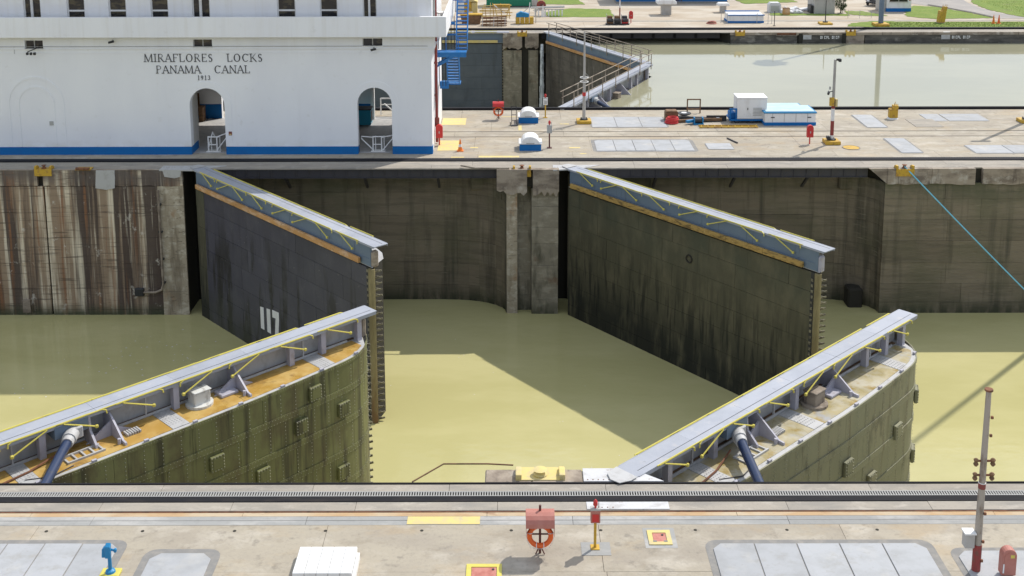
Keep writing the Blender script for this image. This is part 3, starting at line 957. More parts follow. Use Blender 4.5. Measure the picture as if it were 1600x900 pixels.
    # handrails
    if st['rail'] == 'fold':
        sect = [(.9, 1), (2.9, -1), (4.5, 1), (6.6, 1), (9.0, -1), (11.0, -1), (13.0, 1), (15.2, 1)]
        for side in (0, 1):
            y = -.1 if side == 0 else .81
            out_ = -1 if side == 0 else 1
            for x0, d in sect:
                x1 = x0 + 1.75
                p = [(x0, y, .06), (x1 - .15, y, .06), (x1 - .02, y + out_ * .02, .0), (x1, y + out_ * .03, -.12)]
                if d < 0:
                    p = [(x1 + x0 - q[0], q[1], q[2]) for q in p]
                r = put(MB().tube(p, .028, 6), 'handrail', m_yellow)
                if (side == 0 and st.get('face_rail')) or (side == 1 and not st.get('face_rail')):
                    ka = x0 + (1.35 if d > 0 else .1)
                    kb_ = x0 + (.25 if d > 0 else 1.3)
                    put(MB().tube([(ka, y + out_ * .06, -.44), (kb_, y + out_ * .02, .03)], .027, 6), 'brace', m_yellow, par=r)
                    put(MB().cbox((ka, y + out_ * .06, -.44), (.11, .1, .11)), 'knuckle', m_yellow, par=r, bevel=.02)
            # far edge carries the long low rail
            for a, b in ((.8, 5.6), (6.0, 10.2), (10.7, 14.6), (15.0, L - 1)):
                put(MB().tube([(a, y, .075), (b, y, .075)], .021, 6), 'edge_rail', m_yellow)
    else:
        for y in (-.08, .81):
            n = 7
            for i in range(n):
                x = .8 + (L - 1.2) * i / (n - 1)
                put(MB().box(x - .03, x + .03, y - .03, y + .03, -.3, 1.1), 'rail_post', m_coping)
            put(MB().tube([(.3, y, 1.1), (L, y, 1.1)], .035, 6), 'top_rail', m_coping)
            put(MB().tube([(.6, y, .6), (L - .3, y, .6)], .03, 6), 'mid_rail', m_coping)
    # deck machinery
    if st.get('deck'):
        br = [.6, 2.9, 3.5, 8.1, 8.75, 11.0, 14.5, 15.2, L - .8]
        for i, (a, b) in enumerate(zip(br, br[1:])):
            tread = (b - a) < .8
            k = 6
            px = [a + .015 + (b - a - .015) * j / k for j in range(k + 1)]
            poly = [(px[0], .4), (px[-1], .4)] + [(x, max(.46, yo(x, L) - .2)) for x in reversed(px)]
            put(MB().prism(poly, ZD - .006, ZD + (.02 if tread else .008)), 'tread_strip' if tread else 'deck_plate',
                m_lightsteel if tread else st['deck'])
            if tread:
                mb = MB()
                for u in range(5):
                    for v_ in range(9):
                        yy = .5 + v_ * .13
                        if yy < yo(a, L) - .25:
                            mb.cbox((a + .08 + u * .11, yy, ZD + .024), (.035, .035, .02))
                put(mb, 'tread_studs', m_lightsteel, kind='stuff')
        put(MB().box(.5, L - 1.0, .32, .37, ZD - .005, ZD + .08), 'coaming', m_lightsteel)
        put(MB().box(.3, L - .4, .1, .13, ZD - .006, -.42), 'girder_plate', m_lightsteel)
        put(MB().box(.3, L - .6, .131, .31, ZD - .006, ZD + .004), 'shade_strip', m_wood)  # dark brown strip stands in for the deck shade under the walkway
        for x in (1.7, 4.1, 8.95, 13.9, 15.4, L - .55):
            put(MB().box(x - .11, x + .11, .38, .62, ZD - .006, -.005), 'walkway_post', m_lilac)
        for x in (3.2, 7.9, 14.6):
            put(MB().box(x - .03, x + .03, .3, .36, ZD - .006, -.01), 'thin_post', m_lightsteel)
        for x, ye in ((6.45, 1.72), (11.35, 1.7)):
            g = put(MB().prism([(.1, -.04), (.3, -.04), (ye - .2, ZD + .12), (ye, ZD + .1), (ye + .02, ZD), (.1, ZD)], x - .035, x + .035, 'yz'), 'gusset', m_lilac)
            put(MB().prism([(x - .95, ZD), (x - .04, ZD), (x - .04, ZD + .55)], .68, .74, 'xz'), 'gusset_stay', m_lilac, par=g)
            put(MB().prism([(x + .7, ZD), (x + .04, ZD), (x + .04, ZD + .35)], .7, .75, 'xz'), 'gusset_stay', m_lilac, par=g)
            put(MB().cyl(x - .12, ye - .25, ZD, ZD + .2, .06, 8), 'gusset_pin', m_lilac, par=g)
        g = put(MB().prism([(.1, -.04), (.75, -.1), (.8, -.55), (1.2, ZD + .12), (1.22, ZD), (.1, ZD)], 5.62, 5.7, 'yz'), 'gusset', m_lilac)
        put(MB().box(4.45, 5.6, .12, .8, -.45, -.03), 'arm_housing', m_blue_steel)
        fr = put(MB().box(4.5, 5.8, 1.02, 1.08, ZD, ZD + .08), 'arm_frame', m_lightsteel)
        put(MB().box(4.5, 5.8, 1.5, 1.56, ZD, ZD + .08), 'arm_frame', m_lightsteel)
        for i in range(5):
            x = 4.55 + i * .3
            put(MB().box(x - .03, x + .03, 1.08, 1.5, ZD, ZD + .06), 'frame_rung', m_lightsteel)
        # operating strut
        arm = put(MB().tube([(4.9, .95, -.42), (1.5, 4.9, -.75)], .16, 12), 'strut_arm', m_navy, smooth=True)
        put(MB().tube([(5.1, .72, -.4), (4.78, 1.09, -.43)], .24, 12), 'strut_collar', m_lightsteel, par=arm, smooth=True)
        put(MB().tube([(4.8, 1.07, -.43), (4.62, 1.28, -.45)], .2, 12), 'strut_collar', m_lightsteel, par=arm, smooth=True)
        put(MB().box(5.0, 5.35, .5, .95, -.6, -.2), 'strut_yoke', m_lightsteel, par=arm, bevel=.03)
        # cabinet, hatch, grate
        bx = put(MB().box(9.4, 10.05, .6, 1.1, ZD, ZD + .55), 'cabinet', st['cab'], bevel=.03)
        put(MB().box(9.37, 10.08, .57, 1.13, ZD + .55, ZD + .61), 'cabinet_lid', st['cab'], par=bx, bevel=.02)
        put(MB().cyl(9.72, .85, ZD, ZD + .1, .5, 16), 'cabinet_base', st['cab'], par=bx)
        put(MB().box(10.5, 11.2, .5, 1.1, ZD + .01, ZD + .12), 'floor_hatch', m_lilac, bevel=.02)
        for i in range(6):
            x = 6.75 + i * .09
            put(MB().box(x, x + .05, .9, 1.25, ZD + .02, ZD + .1), 'grate_bar', m_lightsteel)
        for i in range(9):
            x = 1.5 + i * 1.85
            if x < L - .6:
                put(MB().cbox((x, yo(x, L) - .07, ZD + .05), (.16, .1, .08)), 'rim_lug', m_lilac)
        put(MB().tube([(2.2, 1.3, ZD + .05), (3.4, 1.15, ZD + .06), (4.3, .9, ZD + .12), (4.6, .85, ZD + .2)], .035, 6), 'hose', m_rust)
        put(MB().tube([(3.1, 1.5, ZD + .03), (3.8, 1.9, ZD + .03), (4.6, 1.75, ZD + .03)], .02, 5), 'hose', m_black)
    return root, put, L


near_st = dict(face=m_plateA, flat=False, rail='fold')
gA, put, L = gate('near gate leaf at lower left with an ochre stained deck and riveted olive skin', (-18.87, .07), (-6.33, 12.62), -1,
                  dict(near_st, skin=m_skinA, deck=m_deckA, cab=m_cab, hatches=((14.0, -1.75), (15.4, -2.95), (13.3, -2.85), (9.6, -2.8), (11.5, -4.1), (15.3, -5.6))))
gB, put, L = gate('near gate leaf at lower right with a silty wet deck and grey olive skin', (3.3, .11), (15.8, 12.1), -1,
                  dict(near_st, skin=m_skinB, deck=m_deckB, cab=m_coping, hatches=((14.1, -3.3), (10.1, -3.15), (12.0, -4.45), (16.3, -2.7), (16.2, -5.2))))
gC, putA, L = gate('charcoal far gate leaf carrying the white number 117', (-18.87, 33.43), (-6.75, 20.1), 1,
                   dict(face=m_plateA, face0=m_plateB, rail='fold', beam=m_timber, face_rail=True))
# painted number near the waterline
for pts in ([(7.12, -6.35), (7.5, -6.3), (7.5, -7.62), (7.12, -7.62)],
            [(7.82, -6.25), (8.2, -6.2), (8.2, -7.62), (7.82, -7.62)],
            [(8.42, -6.15), (9.12, -6.1), (9.12, -6.5), (8.98, -7.62), (8.62, -7.62), (8.76, -6.55), (8.42, -6.58)]):
    putA(MB().prism(pts, -.034, -.027, 'xz'), 'painted_digit', m_white2)
gD, put, L = gate('mossy dark far gate leaf with pale walkway, right of the central pier', (3.32, 33.43), (14.58, 19.32), 1,
                  dict(face=m_plateB, rail='fold', beam=m_timber2, face_rail=True, tip=m_lilac))
put(MB().torus((9.75, -.04, -2.75), .2, .045, 'y', 14, 5), 'mooring_ring', m_core)
gate('brown far leaf of the closed gate in the far lane with upright railings', (3.45, 84.2), (11.55, 67.25), 1,
     dict(face=m_skinC, rail='erect', beam=m_timber, tip=m_lilac))
gate('near leaf of the closed gate in the far lane with upright railings', (3.45, 49.95), (11.55, 66.8), -1,
     dict(face=m_skinC, flat=False, skin=m_skinC, rail='erect', deck=m_skinC, cab=m_coping, zd=-1.3))
gate('slate gate leaf folded into the far wall beside the blue stairs', (-18.9, 84.45), (-.6, 84.45), 1,
     dict(face=m_skinD, rail='fold', beam=m_ypaint))

# ------------------------------------------------------------------ the white control building
BX0, BX1 = -48., -5.0
bld = thing('control_building', 'white lock control building with blue skirting and arched openings', 'building', (-18, 37, 0))
BO = (-18, 37)


def wall_cols(mb, x0, x1, z0, z1, ya, yb, ops):
    """wall in the xz plane between ya and yb with openings (xa, xb, zbottom, ztop, arched)"""
    ops = sorted(ops)
    x = x0
    for xa, xb, zb, zt, arch in ops:
        mb.box(x, xa, ya, yb, z0, z1)
        if zb > z0:
            mb.box(xa, xb, ya, yb, z0, zb)
        if arch:
            r = (xb - xa) / 2
            c = (xa + xb) / 2
            n = 14
            arc = [(c - r * cos(pi * i / n), zt - r + r * sin(pi * i / n)) for i in range(n + 1)]
            for (ax, az), (bx, bz) in zip(arc, arc[1:]):
                mb.prism([(ax, az), (bx, bz), (bx, z1), (ax, z1)], ya, yb, 'xz')
        elif zt < z1:
            mb.box(xa, xb, ya, yb, zt, z1)
        x = xb
    mb.box(x, x1, ya, yb, z0, z1)


def bp(mb, name, mat, par=bld, **kw):
    mb.v = [(x - BO[0], y - BO[1], z) for x, y, z in mb.v]
    return mb.build(name, mat, par, **kw)


A1 = (-20.0, -17.85, 0, 4.22)
A2 = (-9.62, -7.48, 0, 4.24)
mb = MB()
wall_cols(mb, BX0, BX1, .5, 6.7, 37.0, 37.55, [(A1[0], A1[1], .5, A1[3], True), (A2[0], A2[1], .5, A2[3], True)])
bp(mb, 'wall', m_white)
# blue skirting
mb = MB()
for a, b in ((BX0, A1[0]), (A1[1], A2[0]), (A2[1], BX1 + .02)):
    mb.box(a, b, 36.97, 37.55, 0, .5)
bp(mb, 'skirting', m_bluep)
mb = MB()
vents = [(-29.92, -28.81, 6.74, 7.24, False), (-19.59, -18.43, 6.82, 7.28, False), (-9.19, -7.98, 6.87, 7.32, False)]
wall_cols(mb, BX0, BX1 + .22, 6.7, 7.6, 36.96, 37.55, vents)
mb.prism([(BX1, 6.05), (BX1 + .22, 6.7), (BX1, 6.7)], 37.0, 47.0, 'xz')
bp(mb, 'wall', m_white)
bp(MB().box(BX0, BX1 + .22, 36.93, 36.959, 6.68, 6.74), 'moulding', m_white)
bp(MB().box(BX0, BX1, 36.975, 36.999, 6.42, 6.46), 'moulding', m_white)
for xa, xb, zb, zt, _ in vents:
    f = bp(MB().box(xa, xb, 37.1, 37.14, zb, zt), 'vent_window', m_glass)
    bp(MB().box(xa - .04, xb + .04, 36.9, 37.05, zb - .06, zb), 'sill', m_white2, par=f)
    bp(MB().box((xa + xb) / 2 - .03, (xa + xb) / 2 + .03, 37.06, 37.1, zb, zt), 'mullion', m_greybox, par=f)
    bp(MB().box(xa, xa + .05, 37.06, 37.1, zb, zt), 'mullion', m_greybox, par=f)
# side wall, rear wall, partitions, floors
mb = MB()
mb.box(BX1 - .45, BX1, 37.551, 47.0, 0, 7.6)
bp(mb, 'wall', m_white)
mb = MB()
wall_cols(mb, BX0, BX1 - .451, 0, 7.6, 46.6, 47.0, [(-20.5, -16.4, 0, 4.3, False), (-9.75, -5.9, 0, 4.4, False)])
bp(mb, 'rear_wall', m_white)
for a, b in ((-25, -20.5), (-16.4, -9.75)):
    bp(MB().box(a, b, 46.57, 46.599, .02, 1.05), 'inner_skirting', m_bluep)
for x in (-24.6, -14.9, -12.9):
    bp(MB().box(x, x + .3, 37.551, 46.569, 0, 5), 'partition', m_inside)
bp(MB().box(-9.95, -9.7, 46.2, 46.56, 0, 5), 'column', m_white2)
for a, b in ((A1[0] - .03, A1[0] + .004), (A2[1] - .004, A2[1] + .03)):
    bp(MB().box(a, b, 37.0, 38.6, .02, .5), 'inner_skirting', m_bluep)
bp(MB().box(A1[0] - .35, A1[0] - .031, 37.56, 38.9, 0, 5), 'pier', m_inside)
bp(MB().box(A2[1] + .031, A2[1] + .35, 37.56, 38.9, 0, 5), 'pier', m_inside)
bp(MB().box(BX0, BX1 - .46, 37.3, 47.0, .0, .02), 'passage_floor', m_floor_in)
bp(MB().box(BX0, BX1 - .46, 37.56, 46.56, 5.0, 5.2), 'ceiling', m_inside)
# raised arch surrounds and the blind arch
def surround(xa, xb, zt, wd=.42, name='arch_moulding', y0=36.972):
    c, r = (xa + xb) / 2, (xb - xa) / 2
    n = 16
    mb = MB()
    pts = [(xa, .52)] + [(c - r * cos(pi * i / n), zt - r + r * sin(pi * i / n)) for i in range(n + 1)] + [(xb, .52)]
    R = r + wd
    q = [(xa - wd, .52)] + [(c - R * cos(pi * i / n), zt - r + R * sin(pi * i / n)) for i in range(n + 1)] + [(xb + wd, .52)]
    for i in range(len(pts) - 1):
        mb.prism([pts[i], pts[i + 1], q[i + 1], q[i]], y0, 36.9995, 'xz')
    bp(mb, name, m_white)


surround(A1[0], A1[1], A1[3])
surround(A2[0], A2[1], A2[3])
surround(-30.55, -28.5, 4.25, .13)
surround(-31.15, -27.9, 4.85, .14)
bp(MB().box(-28.75, -28.5, 36.95, 36.99, 1.9, 2.15), 'patch_plate', m_greybox)
# gallery with parapet
bp(MB().box(BX0, -4.02, 36.3, 36.52, 7.5, 8.76), 'gallery_parapet', m_white, bevel=.02)
bp(MB().box(-4.24, -4.02, 36.521, 47.0, 7.5, 8.76), 'gallery_parapet', m_white)
bp(MB().box(BX0, -4.25, 36.521, 47.0, 7.5, 7.62), 'gallery_floor', m_greybox)
# upper storey
wins = []
wx = [(-29.94, -28.88, 'mull'), (-27.28, -26.18, 'sash'), (-24.73, -23.64, 'sash'), (-22.15, -21.06, 'sash'), (-19.61, -18.51, 'mull'),
      (-14.4, -13.27, 'sash'), (-11.78, -10.69, 'sash'), (-9.16, -8.3, 'mull')]
mb = MB()
wall_cols(mb, BX0, BX1 + .05, 7.62, 12.0, 37.2, 37.6, [(a, b, 8.3, 10.6, False) for a, b, _ in wx] + [(-35.1, -34, 8.3, 10.6, False), (-37.6, -36.5, 8.3, 10.6, False)])
bp(mb, 'upper_wall', m_white)
bp(MB().box(BX1 - .35, BX1 + .05, 37.601, 47.0, 7.62, 12.0), 'upper_wall', m_white)
bp(MB().box(BX0, BX1 - .351, 46.6, 47.0, 7.62, 12.0), 'upper_wall', m_white)
for a, b, k in wx:
    f = bp(MB().box(a, b, 37.38, 37.4, 8.3, 10.6), 'window', m_glass)
    mb = MB().box(a, a + .07, 37.3, 37.38, 8.3, 10.6).box(b - .07, b, 37.3, 37.38, 8.3, 10.6)
    if k == 'mull':
        mb.box(a + (b - a) * .38, a + (b - a) * .52, 37.28, 37.38, 8.3, 10.6)
    else:
        mb.box(a + .07, b - .07, 37.3, 37.38, 8.98, 9.08)
    bp(mb, 'window_frame', m_white2, par=f)
    bp(MB().box(a - .06, b + .06, 37.1, 37.3, 8.22, 8.3), 'sill', m_white2, par=f)
bp(MB().box(-18.5, -17.2, 37.1, 37.2, 8.2, 8.26), 'sill', m_greybox)
# roof
bp(MB().box(BX0 - 1, -3.7, 35.9, 48.2, 12.0, 12.4), 'roof', m_rust)

bp(MB().tube([(BX0, 36.93, 6.85), (-5.2, 36.93, 6.85)], .018, 5), 'conduit', m_greybox)
bp(MB().tube([(-30.6, 36.97, 6.4), (-30.6, 36.97, 6.85)], .015, 5), 'conduit', m_greybox)

# lettering, every letter cut as strokes
TK, TN = .092, .046
GL = {
    'M': (1.05, [('l', .08, 0, .1, 1, TN), ('l', .1, 1, .5, .02, TK), ('l', .5, .02, .9, 1, TN), ('l', .9, 1, .94, 0, TK), ('s', .08, 0), ('s', .94, 0)]),
    'I': (.4, [('l', .2, 0, .2, 1, TK), ('s', .2, 0), ('s', .2, 1)]),
    'R': (.8, [('l', .15, 0, .15, 1, TK), ('a', .34, .75, .28, .25, -90, 90, TN), ('l', .15, .965, .36, .965, TN), ('l', .15, .5, .36, .5, TN), ('l', .38, .48, .75, 0, TK), ('s', .15, 0)]),
    'A': (.85, [('l', .06, 0, .42, 1, TN), ('l', .42, 1, .8, 0, TK), ('l', .2, .35, .66, .35, TN), ('s', .06, 0), ('s', .8, 0)]),
    'F': (.7, [('l', .15, 0, .15, 1, TK), ('l', .15, .965, .65, .965, TN), ('l', .15, .52, .52, .52, TN), ('l', .64, 1, .64, .8, TN), ('s', .15, 0)]),
    'L': (.7, [('l', .15, 0, .15, 1, TK), ('l', .15, .035, .64, .035, TN), ('l', .64, .0, .64, .24, TN), ('s', .15, 1)]),
    'O': (.95, [('a', .47, .5, .4, .5, 0, 360, .11)]),
    'E': (.7, [('l', .15, 0, .15, 1, TK), ('l', .15, .965, .62, .965, TN), ('l', .15, .52, .52, .52, TN), ('l', .15, .035, .64, .035, TN), ('l', .64, 0, .64, .2, TN), ('l', .62, .82, .62, 1, TN)]),
    'S': (.65, [('a', .32, .74, .22, .24, 20, 240, .1), ('a', .32, .26, .24, .26, -150, 90, .1), ('l', .2, .56, .42, .46, .12)]),
    'C': (.9, [('a', .48, .5, .4, .5, 45, 315, .11), ('l', .8, .8, .8, .98, TN)]),
    'K': (.85, [('l', .15, 0, .15, 1, TK), ('l', .2, .42, .72, 1, TN), ('l', .34, .56, .8, 0, TK), ('s', .15, 0), ('s', .15, 1)]),
    'P': (.72, [('l', .15, 0, .15, 1, TK), ('a', .34, .74, .3, .26, -90, 90, TN), ('l', .15, .965, .36, .965, TN), ('l', .15, .48, .36, .48, TN), ('s', .15, 0)]),
    'N': (.9, [('l', .12, 0, .12, 1, TN), ('l', .12, 1, .78, 0, TK), ('l', .78, 0, .78, 1, TN), ('s', .12, 0), ('s', .78, 1)]),
    '1': (.5, [('l', .25, 0, .25, 1, TK), ('l', .1, .82, .25, .98, TN), ('s', .25, 0)]),
    '9': (.62, [('a', .3, .68, .23, .3, 0, 360, .1), ('a', .1, .6, .42, .6, -80, 10, .1)]),
    '3': (.62, [('a', .28, .75, .22, .23, -80, 150, .1), ('a', .28, .27, .25, .27, -150, 85, .1)]),
    ' ': (1.5, [])}


def inscription(text, x0, x1, zb, cap):
    tot = sum(GL[c][0] for c in text)
    gapn = len(text) - 1
    sp = ((x1 - x0) / cap - tot) / gapn
    x = 0
    for c in text:
        wd, strokes = GL[c]
        if strokes:
            mb = MB()
            n = 0
            for s in strokes:
                if s[0] == 'l':
                    _, ax, ay, bx, by, tw = s
                    d = hypot(bx - ax, by - ay)
                    nx, ny = -(by - ay) / d * tw / 2, (bx - ax) / d * tw / 2
                    segs = [[(ax + nx, ay + ny), (bx + nx, by + ny), (bx - nx, by - ny), (ax - nx, ay - ny)]]
                elif s[0] == 's':
                    _, ax, ay = s
                    yy = .03 if ay == 0 else .97
                    segs = [[(ax - .16, yy - .03), (ax + .16, yy - .03), (ax + .16, yy + .03), (ax - .16, yy + .03)]]
                else:
                    _, cx, cy, rx, ry, a0, a1, tw = s
                    k = max(6, int(abs(a1 - a0) / 18))
                    segs = []
                    for i in range(k):
                        p = radians(a0 + (a1 - a0) * i / k)
                        q = radians(a0 + (a1 - a0) * (i + 1) / k)
                        segs.append([(cx + (rx) * cos(p), cy + (ry) * sin(p)), (cx + rx * cos(q), cy + ry * sin(q)),
                                     (cx + (rx - tw * (.6 + .5 * abs(cos(q)))) * cos(q), cy + (ry - tw * .6) * sin(q)),
                                     (cx + (rx - tw * (.6 + .5 * abs(cos(p)))) * cos(p), cy + (ry - tw * .6) * sin(p))])
                for g in segs:
                    y = 36.965 - .0007 * n
                    mb.prism([(x0 + cap * (x + u), zb + cap * v_) for u, v_ in g], y, 36.9995, 'xz')
                n += 1
            bp(mb, 'letter', m_letter)
        x += wd + sp


inscription('MIRAFLORES LOCKS', -22.65, -15.36, 5.88, .5)
inscription('PANAMA CANAL', -21.97, -16.17, 5.16, .49)
inscription('1913', -19.43, -18.63, 4.74, .29)

# things on and in the building
def camera_(x, z, label):
    t = thing('security_camera', label, 'camera', (x, 36.9, z), 0, 'cameras on the white facade')
    MB().box(-.04, .04, -.0, .06, -.08, .08).build('bracket', m_greybox, t)
    MB().tube([(0, 0, 0), (0, -.25, -.02)], .025, 6).build('arm', m_darksteel, t)
    MB().tube([(-.16, -.3, -.05), (.16, -.24, .02)], .07, 8).build('camera_body', m_darksteel, t)


camera_(-24.5, 7.2, 'small dark camera under the parapet, just left of the inscription')
camera_(-8.5, 6.7, 'small camera below the right-hand vent window')
camera_(-33.0, 7.6, 'tiny camera under the parapet at the far left')
t = thing('floodlight_bar', 'row of small dark lamps on an arm under the leftmost vent window', 'lamp', (-29.3, 36.9, 6.6))
MB().tube([(.3, .05, .25), (-.3, -.4, 0)], .03, 6).build('arm', m_darksteel, t)
for i in range(3):
    MB().cbox((-.3 + i * .22, -.42, -.1), (.14, .14, .16)).build('lamp_head', m_darksteel, t, bevel=.02)
t = thing('wall_sign', 'tiny red sign plate on the wall right of the left open arch', 'sign', (-17.55, 36.97, 1.35))
MB().box(-.1, .1, -.02, .02, -.12, .12).build('plate', m_mastred, t)
MB().box(-.07, .07, -.03, -.021, -.1, -.02).build('panel', m_ypaint, t)
# red riser pipe on the sunlit end
t = thing('riser_pipe', 'red fire riser pipe on the sunlit end wall of the white building', 'pipe', (-4.88, 39.6, 0))
MB().tube([(0, 0, .1), (0, 0, 12.)], .09, 8).build('pipe', m_mastred, t, smooth=True)
for z in (1.2, 3.2, 5.3, 7.2):
    MB().box(-.12, .02, -.12, .12, z - .05, z + .05).build('clamp', m_mastred, t)
MB().cyl(.0, 0, 1.3, 1.7, .17, 10).build('valve', m_mastred, t)
t = thing('downpipe', 'grey downpipe at the corner of the upper storey behind the parapet', 'pipe', (-4.85, 37.9, 0))
MB().tube([(0, 0, 7.7), (0, 0, 12)], .07, 8).build('pipe', m_greybox, t, smooth=True)
t = thing('satellite_dish', 'white upturned dish on the end gallery of the building', 'dish', (-4.62, 42.0, 7.62))
MB().lathe(0, 0, [(.05, 0), (.05, .45), (.3, .5), (.36, .62), (.3, .6), (.02, .52)], 14).build('dish', m_white2, t)

# stairs hung on the end wall
st = thing('exterior_staircase', 'bright blue steel staircase hung on the end wall of the white building', 'staircase', (-4.9, 41, 5.8))


def flight(p0, p1, wd, n, rise_label=None):
    s = 1 if p1[2] > p0[2] else -1
    for dx in (0, wd):
        MB().bar((p0[0] + dx, p0[1], p0[2]), (p1[0] + dx, p1[1], p1[2]), .05, .24).build('stringer', m_bluestair, st)
        a = (p0[0] + dx, p0[1], p0[2] + .95)
        b = (p1[0] + dx, p1[1], p1[2] + .95)
        MB().tube([a, b], .03, 6).build('handrail', m_bluestair, st)
        for i in range(5):
            f_ = i / 4
            q = [p0[k] + (p1[k] - p0[k]) * f_ for k in range(3)]
            MB().tube([(q[0] + dx, q[1], q[2]), (q[0] + dx, q[1], q[2] + .95)], .022, 5).build('baluster', m_bluestair, st)
    for i in range(n):
        f_ = (i + .5) / n
        q = [p0[k] + (p1[k] - p0[k]) * f_ for k in range(3)]
        MB().box(q[0] + .03, q[0] + wd - .03, q[1] - .16, q[1] + .16, q[2] - .03, q[2] + .03).build('tread', m_bluestair, st)


MB().box(.0, 1.92, -.5, .5, -.06, 0).build('landing', m_bluestair, st)
MB().box(.0, 1.92, -.56, -.5, -.3, .02).build('landing_beam', m_bluestair, st)
MB().bar((.02, -.45, -.9), (1.2, -.45, -.2), .1, .14).build('bracket', m_bluestair, st)
MB().bar((.02, .45, -.9), (1.2, .45, -.2), .1, .14).build('bracket', m_bluestair, st)
flight((1.22, .5, 0.0), (1.22, 3.4, 2.9), .72, 13)
flight((.55, .5, -.1), (.55, 2.4, -2.6), .8, 11)
MB().box(.02, 1.4, 2.3, 3.3, -2.7, -2.62).build('landing', m_bluestair, st)
MB().box(.02, .62, 2.2, 2.28, -2.95, -2.45).build('landing_beam', m_bluestair, st)
for x in (.04, .25, .46, .67, .88, 1.09):
    MB().tube([(x, .9, .0), (x, .9, 2.2)], .025, 5).build('screen_bar', m_darksteel, st)
MB().box(.02, 1.15, .86, .94, .9, 1.0).build('screen_rail', m_bluestair, st)
MB().box(.02, 1.15, .86, .94, 1.6, 1.8).build('screen_rail', m_bluestair, st)
for x in (.1, .3, .5):
    MB().tube([(x, .3, -.1), (x, .9, -2.5)], .025, 5).build('screen_bar', m_darksteel, st)
MB().box(.85, 1.95, 3.4, 4.4, 2.86, 2.92).build('landing', m_bluestair, st)
for x in (1.22, 1.94):
    MB().tube([(x, 3.4, 2.9), (x, 3.4, 4.1), (x, 4.3, 4.1)], .03, 5).build('handrail', m_white2, st)

# white folding barriers in the arches
def barrier(x, label, pts_l, pts_r):
    t = thing('barrier', label, 'barrier', (x, 37.6, .02), 0, 'white barriers standing in the arches')
    for dx in (-.27, .27):
        MB().tube([(dx, 0, 0), (dx, 0, .95)], .045, 6).build('post', m_white2, t)
        MB().tube([(dx + .13, .25, 0), (dx + .13, .25, .95)], .035, 6).build('post', m_white2, t)
    MB().tube([(-.3, 0, .95), (.4, 0, .95)], .045, 6).build('rail', m_white2, t)
    MB().tube([(-.27, 0, .45), (.27, 0, .45)], .035, 6).build('rail', m_white2, t)
    MB().box(-.4, .5, -.12, .35, 0, .04).build('base', m_white2, t)
    MB().tube(pts_l, .04, 6).build('wing', m_white2, t)
    MB().tube(pts_r, .04, 6).build('wing', m_white2, t)


barrier(-18.85, 'white tube barrier with a single raised wing in the left open arch', [(-.27, .1, .3), (-.1, .5, 1.15), (.0, .5, .9)], [(.27, 0, .95), (.9, .2, 1.15), (.95, .2, 1.0), (.3, 0, .15)])
barrier(-8.5, 'white tube barrier with two braced wings in the right open arch', [(-.27, 0, .9), (-1.0, .1, .95), (-1.0, .1, .8), (-.27, 0, .1)], [(.27, 0, .9), (.95, .1, 1.0), (.95, .1, .8), (.35, 0, .1)])
t = thing('workbench', 'brown desk with a dark chair deep inside the left open arch', 'desk', (-22.35, 45.9, .02))
MB().box(-.8, .8, -.4, .4, .95, 1.02).build('top', m_wood, t)
MB().box(.5, .78, -.38, .38, 0, .95).build('cabinet', m_wood, t)
MB().box(-.78, .4, .3, .36, .3, 1.9).build('back_panel', m_wood, t)
MB().box(-1.3, -.8, -.5, .1, .0, 1.1).build('drawer_unit', m_core, t)
t = thing('engine_cabinet', 'bright cyan machine cabinet inside the right open arch', 'machine', (-10.4, 44.6, .02))
MB().box(-.7, .7, -.5, .5, .1, 1.15).build('cabinet', m_cyan, t, bevel=.03)
MB().box(-.75, .75, -.55, .55, 1.15, 1.22).build('lid', m_darksteel, t)
for i in range(3):
    MB().box(.7, .72, -.4 + i * .28, -.18 + i * .28, .3, 1.0).build('louvre', m_darksteel, t)
t = thing('pipe_railing', 'white pipe railing with a diagonal stay at the back of the right open arch', 'railing', (-8.2, 47.6, .02))
MB().tube([(-1.2, 0, 1.2), (1.8, 0, 1.2)], .05, 6).build('rail', m_white2, t)
MB().tube([(-1.2, 0, .75), (1.8, 0, .75)], .04, 6).build('rail', m_white2, t)
for x in (-1.2, .3, 1.8):
    MB().tube([(x, 0, 0), (x, 0, 1.2)], .05, 6).build('post', m_white2, t)
MB().tube([(-.9, -.4, .9), (.3, -1.2, .1)], .05, 6).build('stay', m_white2, t)

# ------------------------------------------------------------------ mooring chocks
def chock(loc, label, s=1., rz=0):
    t = thing('mooring_chock', label, 'mooring chock', loc, rz, 'yellow mooring chocks set in the copings')
    t.scale = (s, s, s)
    MB().box(-.75, .75, -.2, .5, .0, .05).build('base_plate', m_yellow2 if s < .95 else m_ypaint, t)
    MB().box(-.75, .75, -.26, -.2, -.55, .05).build('face_plate', m_yellow2 if s < .95 else m_ypaint, t)
    for x in (-.66, .66):
        MB().prism([(-.26, .05), (.4, .05), (.4, .2), (.1, .34), (-.26, .34)], x - .09, x + .09, 'yz').build('lug', m_ypaint if s > .95 else m_yellow2, t, bevel=.02)
    MB().lathe(0, .05, [(.2, .05), (.22, .1), (.12, .2), (.12, .3), (.22, .36), (.08, .4)], 14).build('roller', m_ypaint if s > .95 else m_rust, t, smooth=True)
    return t


